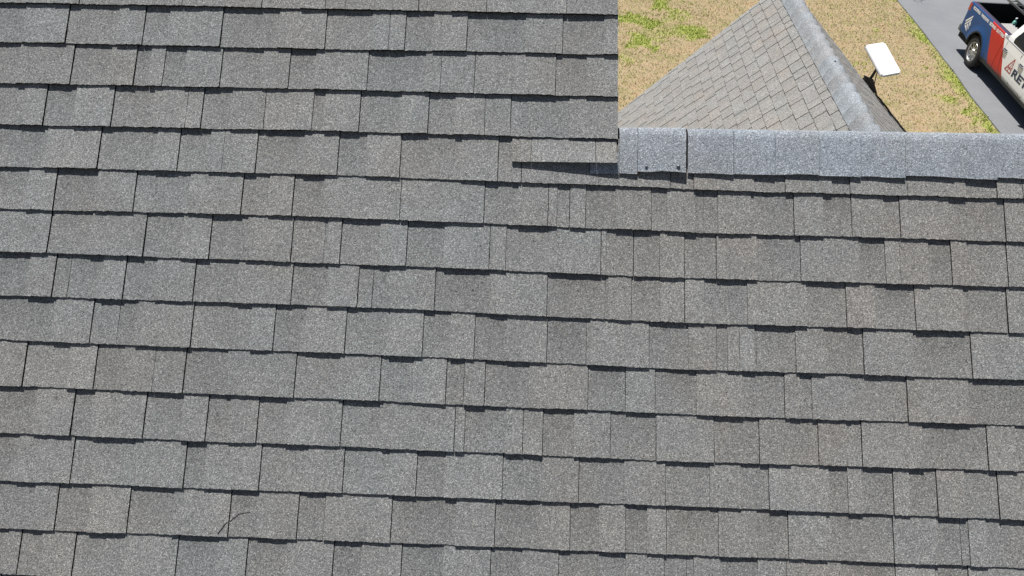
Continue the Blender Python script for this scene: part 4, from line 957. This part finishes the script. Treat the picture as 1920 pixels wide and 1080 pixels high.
# side windows: proud 3 mm of the sloping greenhouse
def gh_y(z): return float(np.interp(z, [1.295, 1.38, 1.60, 1.82, 1.90], [.945, .93, .86, .78, .73]))
def glass(poly, sgn, name='window'):
    mb = MB(); out = [Vector((x, sgn * (gh_y(z) + .004), z)) for x, z in poly]
    c = sum(out, Vector()) / len(out)
    trim = [c + (p - c) * 1.07 + Vector((0, sgn * -.002, 0)) for p in out]
    n = len(out)
    f = tuple(range(n)); f2 = f if sgn < 0 else f[::-1]
    mb.add([p + Vector((0, sgn * .002, 0)) for p in out], [f2], 0)
    w_ = mb.build(name, MAT_TGLASS, truck, local=True)
    t_ = MB(); t_.add(trim, [f2], 0); to = t_.build('window_trim', MAT_TRIM, w_, local=True)
    return w_
for sgn in (-1, 1):
    glass([(1.60, 1.345), (2.22, 1.345), (2.22, 1.80), (1.76, 1.80), (1.66, 1.74), (1.56, 1.42)], sgn)
    glass([(2.32, 1.345), (3.12, 1.345), (2.78, 1.66), (2.52, 1.80), (2.32, 1.80)], sgn)
    # doors with seams
    dr = MB()
    def seam(pts, r=.006):
        dr.tube([(x, sgn * (side_y(x, z) + .0005 if z < 1.295 else gh_y(z) + .002), z) for x, z in pts], r, 6)
    seam([(1.42, 1.28), (1.40, .95), (1.52, .72), (1.60, .56), (2.24, .54), (2.25, 1.28)])
    seam([(2.27, 1.28), (2.26, .54), (3.02, .54), (3.12, .9), (3.12, 1.28)])
    ds = dr.build('door_seam', MAT_TRIM, truck, local=True)
    for hx_ in (1.50, 2.45):
        hd = MB(); y_ = sgn * (side_y(hx_, 1.08) + .022)
        hd.tube([(hx_ - .12, y_ - sgn * .02, 1.085), (hx_ - .09, y_, 1.085), (hx_ + .09, y_, 1.085), (hx_ + .12, y_ - sgn * .02, 1.085)], .016, 8)
        hd.box((hx_ - .10, min(y_ - sgn * .028, y_ - sgn * .016), 1.05), (hx_ + .10, max(y_ - sgn * .028, y_ - sgn * .016), 1.115), 1, .004)
        hd.build('door_handle', [MAT_CHROME, MAT_TRIM], truck, local=True)
    mr_ = MB(); mr_.box((3.0, min(sgn * 1.0, sgn * 1.22), 1.30), (3.10, max(sgn * 1.0, sgn * 1.22), 1.55), 0, .03); mr_.tube([(3.1, sgn * .93, 1.33), (3.05, sgn * 1.05, 1.38)], .03, 8)
    mr_.build('side_mirror', MAT_TRIM, truck, local=True)
    # lamps
    tl = MB(); tl.box((XT - .045, min(sgn * .80, sgn * .985), 1.13), (XT + .11, max(sgn * .80, sgn * .985), 1.335), 0, .02)
    tl.build('tail_light', MAT_RED_L, truck, local=True)
    hl = MB(); hl.box((XF - .12, min(sgn * .62, sgn * .955), .80), (XF + .02, max(sgn * .62, sgn * .955), .98), 0, .02)
    hl.build('headlight', MAT_CHROME, truck, local=True)
    # wheels
    for xc in (0.0, 4.15):
        wt = MB(); yo = sgn * .985
        s_ = sgn
        wt.lathe([(.245, yo - s_ * .03), (.262, yo - s_ * .004), (.30, yo + s_ * .002), (.345, yo - s_ * .001), (.385, yo - s_ * .014), (.405, yo - s_ * .04), (.409, yo - s_ * .09), (.409, yo - s_ * .18), (.405, yo - s_ * .225), (.36, yo - s_ * .26), (.245, yo - s_ * .25)], (xc, 0, .41), 'y', 40)
        for k in range(40):
            t = 2 * math.pi * k / 40
            for q, (ya, yb_) in enumerate(((.035, .085), (.095, .165), (.175, .225))):
                bm = bmesh.new(); bmesh.ops.create_cube(bm, size=1)
                tt = t + q * .08
                bmesh.ops.transform(bm, matrix=Matrix.Translation((xc + .412 * math.cos(tt), yo - s_ * (ya + yb_) / 2, .41 + .412 * math.sin(tt))) @ Matrix.Rotation(-tt, 4, 'Y') @ Matrix.Diagonal((.010, abs(yb_ - ya), .040, 1)), verts=bm.verts)
                wt.bm(bm)
        wroot = empty('wheel', (0, 0, 0)); wroot.parent = truck
        wt.build('tyre', MAT_TYRE, wroot, smooth=False, local=True)
        rm_ = MB()
        rm_.lathe([(.262, yo - s_ * .010), (.258, yo - s_ * .002), (.243, yo - s_ * .006), (.232, yo - s_ * .05), (.19, yo - s_ * .058), (.17, yo - s_ * .04)], (xc, 0, .41), 'y', 40)
        # ten spokes with open windows between
        for k in range(10):
            t = 2 * math.pi * (k + .5) / 10
            bm = bmesh.new(); bmesh.ops.create_cube(bm, size=1)
            bmesh.ops.transform(bm, matrix=Matrix.Translation((xc + .165 * math.cos(t), yo - s_ * .045, .41 + .165 * math.sin(t))) @ Matrix.Rotation(-t, 4, 'Y') @ Matrix.Diagonal((.15, .03, .052, 1)), verts=bm.verts)
            rm_.bm(bm)
        rm_.lathe([(.118, yo - s_ * .055), (.112, yo - s_ * .032), (.075, yo - s_ * .028), (.065, yo - s_ * .006), (.050, yo + s_ * .002), (.0, yo + s_ * .003)], (xc, 0, .41), 'y', 30)
        rm_.lathe([(.235, yo - s_ * .09), (.0, yo - s_ * .09)], (xc, 0, .41), 'y', 24, 1)
        rm_.build('rim', [MAT_RIM, MAT_LINER], wroot, local=True)
        # arch liner
        al_ = MB(); n2_ = 16; vs = []
        for k in range(n2_ + 1):
            t = math.pi * k / n2_
            for yy in (.965, .62): vs.append((xc + .505 * math.cos(t), sgn * yy, .42 + .505 * math.sin(t)))
        vs += [(xc + .505, sgn * .965, .36), (xc + .505, sgn * .62, .36), (xc - .505, sgn * .965, .36), (xc - .505, sgn * .62, .36)]
        al_.add(vs, [(2 * k, 2 * k + 1, 2 * k + 3, 2 * k + 2) for k in range(n2_)])
        al_.add([(xc - .5, sgn * .62, .4), (xc + .5, sgn * .62, .4), (xc + .5, sgn * .62, .93), (xc - .5, sgn * .62, .93)], [(0, 1, 2, 3)])
        ring_o = [Vector((xc + .53 * math.cos(math.pi * k / 20), sgn * (side_y(xc + .53 * math.cos(math.pi * k / 20), .42 + .53 * math.sin(math.pi * k / 20)) + .006), .42 + .53 * math.sin(math.pi * k / 20))) for k in range(21)]
        ring_i = [Vector((xc + .495 * math.cos(math.pi * k / 20), sgn * (side_y(xc + .50 * math.cos(math.pi * k / 20), .42 + .50 * math.sin(math.pi * k / 20)) + .006), .42 + .495 * math.sin(math.pi * k / 20))) for k in range(21)]
        al_.add(ring_o + ring_i, [(k, k + 1, 22 + k, 21 + k) for k in range(20)])
        al_.build('wheel_arch', MAT_TRIM, truck, local=True)
bp = MB()
bp.box((XT - .16, -.93, .50), (XT - .02, .93, .72), 0, .035); bp.box((XT - .19, -.60, .70), (XT - .03, .60, .735), 1, .01)
for sgn in (-1, 1):
    bp.box((XT - .15, min(sgn * .62, sgn * .97), .53), (XT + .16, max(sgn * .62, sgn * .97), .70), 2, .04)
bp.build('rear_bumper', [MAT_CHROME, MAT_TRIM, plain('bumper_end', (.10, .105, .11), .45)], truck, local=True)
fbp = MB(); fbp.box((XF - .05, -.95, .48), (XF + .12, .95, .74), 0, .05); fbp.build('front_bumper', MAT_TRIM, truck, local=True)
ws = MB()
ws.add([(3.385, -.80, 1.345), (3.385, .80, 1.345), (2.70, .66, 1.83), (2.70, -.66, 1.83)], [(0, 1, 2, 3)]); 
for v_i in range(len(ws.v)): ws.v[v_i] = (ws.v[v_i][0] + .02, ws.v[v_i][1], ws.v[v_i][2] + .008)
ws.build('windscreen', MAT_TGLASS, truck, local=True)
rw = MB(); rw.add([(XG + .002, -.66, 1.37), (XG + .002, .66, 1.37), (XG + .13, .58, 1.78), (XG + .13, -.58, 1.78)], [(3, 2, 1, 0)]); rw.build('rear_window', MAT_TGLASS, truck, local=True)
for xa in (0, 4.15):
    ax = MB(); ax.tube([(xa, -.8, .40), (xa, .8, .40)], .055, 10); ax.build('axle', MAT_TRIM, truck, local=True)
rk = MB()
for y in (-.74, .74): rk.tube([(XG - .10, y, 1.34), (XG - .06, y, 1.46), (XG - .02, y * .9, 1.50)], .022, 8)
rk.tube([(XG - .02, -.70, 1.50), (XG - .02, .70, 1.50)], .022, 8)
rk.build('cab_rack', MAT_BLACK, truck, local=True)

# lettering on the visible (right) side: reads towards the front
def text_part(body, x0, z0, height, width, mat, name, bold=.0, shear=0.0, y_extra=.004):
    cu = bpy.data.curves.new(name, 'FONT'); cu.body = body; cu.size = 1.0; cu.offset = bold; cu.shear = shear
    cu.extrude = 0.0
    tmp = bpy.data.objects.new(name, cu); col.objects.link(tmp)
    bpy.context.view_layer.update()
    me = bpy.data.meshes.new_from_object(tmp.evaluated_get(bpy.context.evaluated_depsgraph_get()))
    col.objects.unlink(tmp); bpy.data.objects.remove(tmp)
    xs = [v.co.x for v in me.vertices]; ys_ = [v.co.y for v in me.vertices]
    kx = width / (max(xs) - min(xs)); ky = height / (max(ys_) - min(ys_))
    mb = MB(); vs = []
    for v in me.vertices:
        X_ = x0 + (v.co.x - min(xs)) * kx; Z_ = z0 + (v.co.y - min(ys_)) * ky
        vs.append((X_, -(side_y(X_, Z_) + y_extra), Z_))
    mb.add(vs, [tuple(p.vertices) for p in me.polygons], 0)
    o = mb.build(name, mat, truck, local=True)
    bpy.data.meshes.remove(me)
    return o
for wd_, x0, x1 in (('ROOFING', -.94, -.47), ('WINDOWS', -.385, .11), ('SIDING', .20, .59), ('GUTTERS', .665, 1.13)):
    text_part(wd_, x0, 1.250, .080, x1 - x0, MAT_DECAL, 'lettering', .035)
for xd in (-.43, .155, .63):
    dots = MB()
    for dz in (1.275, 1.305):
        bm = bmesh.new(); bmesh.ops.create_circle(bm, cap_ends=True, segments=10, radius=.009)
        dots.bm(bm, 0, Matrix.Translation((xd, -(side_y(xd, dz) + .005), dz)) @ Matrix.Rotation(R_(90), 4, 'X'))
    dots.build('lettering', MAT_DECAL, truck, local=True)
text_part('RET', 2.235, .745, .185, .84, MAT_NAVY, 'lettering', .035)
text_part('ROOFING.COM', 1.97, .575, .040, .90, MAT_DECAL, 'lettering', .01)
text_part('CALL', 3.02, .575, .040, .26, MAT_DECAL, 'lettering', .01)
def decal(polys, mat, ye=.004):
    mb = MB()
    for poly in polys:
        mb.add([(x, -(side_y(x, z) + ye), z) for x, z in poly], [tuple(range(len(poly)))])
    return mb.build('emblem', mat, truck, local=True)
def bar(a, b_, w_):
    a = Vector((a[0], 0, a[1])); b2 = Vector((b_[0], 0, b_[1])); d = (b2 - a).normalized(); nn = Vector((-d.z, 0, d.x)) * w_ / 2
    return [(p.x, p.z) for p in (a - nn, b2 - nn, b2 + nn, a + nn)]
# triangular emblem before the big letters
decal([bar((1.84, .76), (2.09, 1.10), .026), bar((1.83, .76), (2.17, .76), .022), bar((2.16, .75), (2.09, 1.10), .026), bar((1.93, .87), (2.135, .83), .02), bar((1.99, .76), (2.08, 1.0), .016), bar((1.88, .80), (2.16, .90), .014)], MAT_REDD)
# white shield emblem behind the rear wheel
decal([[(-1.03, .90), (-.74, 1.13), (-.735, 1.08), (-1.03, .84)], [(-1.01, .81), (-.735, 1.05), (-.73, 1.00), (-.98, .78)], [(-.97, .76), (-.90, .82), (-.76, .71), (-.74, .68)],
       [(-.88, .84), (-.83, .88), (-.70, .78), (-.71, .75)], [(-.80, .91), (-.73, .97), (-.69, .87), (-.70, .84)]], MAT_DECAL)

# things in the bed
def in_truck(x, y, z): return Vector((13.114, 18.881, .045)) + Matrix.Rotation(TY, 3, 'Z') @ Vector((x, y, z))
lad = empty('ladder', in_truck(-.1, .12, 1.36), TY, 'slim dark metal ladder lying lengthwise over the truck bed', 'ladder')
for y in (-.11, .11):
    r_ = MB(); r_.box((-1.25, y - .014, .03), (1.4, y + .014, .085), 0, .004); r_.build('rail', plain('ladder_rail', (.16, .165, .16), .4, metal=.5), lad, local=True)
for k in range(8):
    r_ = MB(); r_.tube([(-1.1 + k * .33, -.105, .055), (-1.1 + k * .33, .105, .055)], .014, 8); r_.build('rung', plain('ladder_rung', (.16, .165, .16), .4, metal=.5), lad, local=True)
cg = MB()
sheet = []
NS = 40
for i in range(NS + 1):
    x = -.38 + .76 * i / NS
    for y in (-.31, .31): sheet.append((x, y, .5 + .5 * .0 + .016 * math.sin(i / NS * 2 * math.pi * 6)))
CZ_ = 1.16
pan = empty('roofing_sheet', in_truck(.10, -.43, .795), TY + R_(4), 'light grey corrugated roofing sheets stacked in the truck bed', 'roofing sheets')
for lay in range(3):
    mb = MB(); zz = .32 - lay * .02
    top = [(x + .02 * lay, y, z - .5 + zz) for x, y, z in sheet]
    mb.add(top, [(2 * i, 2 * i + 2, 2 * i + 3, 2 * i + 1)[::-1] for i in range(NS)], 0)
    mb.build('sheet', plain('zinc_sheet', (.42, .41, .40), .5), pan, local=True)
bx = MB(); bx.box((-.34, -.27, 0), (.36, .27, .262), 0, .01); bx.build('bundle', MAT_TRIM, pan, local=True)
btl = empty('bottle', in_truck(-.42, -.02, .795), TY, 'small mint green bottle standing in the truck bed beside the roofing sheets', 'bottle')
bb = MB(); bb.lathe([(.0, 0), (.055, 0), (.058, .02), (.058, .30), (.045, .35), (.02, .38), (.02, .40), (.0, .40)], (0, 0, 0), 'z', 16); bb.build('bottle_body', plain('mint_plastic', (.25, .62, .48), .35), btl, local=True)
bb = MB(); bb.lathe([(.024, .40), (.026, .405), (.026, .44), (.0, .445)], (0, 0, 0), 'z', 16); bb.build('cap', MAT_DECAL, btl, local=True)

# ------------------------------------------------------------------ tree just beyond the frame whose shadow tip falls on the driveway
tp = Vector((11.95, 26.35, 0))
tree = empty('tree', tp, 0, 'small leafy tree beyond the driveway, its shadow reaching the pavement', 'tree')
tk = MB(); tk.tube([tp, tp + Vector((.05, .02, 1.6)), tp + Vector((-.03, .05, 3.2)), tp + Vector((.03, 0, 4.6))], [.09, .075, .06, .03], 10)
for k in range(9):
    a = k * 2.4; z = 3.0 + k * .17
    tk.tube([tp + Vector((0, .03, z)), tp + Vector((math.cos(a) * .4, math.sin(a) * .4, z + .35)), tp + Vector((math.cos(a) * .8, math.sin(a) * .8, z + .5))], [.03, .02, .008], 6)
tk.build('trunk', plain('bark', (.12, .09, .065), .9, var=.3), tree)
cr = MB(); vs, fs = [], []
for k in range(2600):
    c = rng.normal(0, 1, 3); c /= np.linalg.norm(c); rr = rng.uniform(.35, 1) ** .5
    lump = 1 + .28 * math.sin(c[0] * 5 + 1) * math.sin(c[1] * 4.3) + .2 * math.sin(c[2] * 6)
    p = np.array(tp) + np.array([0, 0, 4.2]) + c * rr * lump * np.array([.85, .85, .95])
    d1 = rng.normal(0, 1, 3); d1 /= np.linalg.norm(d1); d2 = np.cross(d1, rng.normal(0, 1, 3)); d2 /= np.linalg.norm(d2)
    s_ = rng.uniform(.05, .09)
    i0 = len(vs); vs += [tuple(p), tuple(p + d1 * s_ * .5 + d2 * s_ * .3), tuple(p + d1 * s_), tuple(p + d1 * s_ * .5 - d2 * s_ * .3)]; fs.append((i0, i0 + 1, i0 + 2, i0 + 3))
cr.add(vs, fs); cr.build('crown', plain('leaves', (.06, .10, .03), .7, var=.4, scale=3), tree)
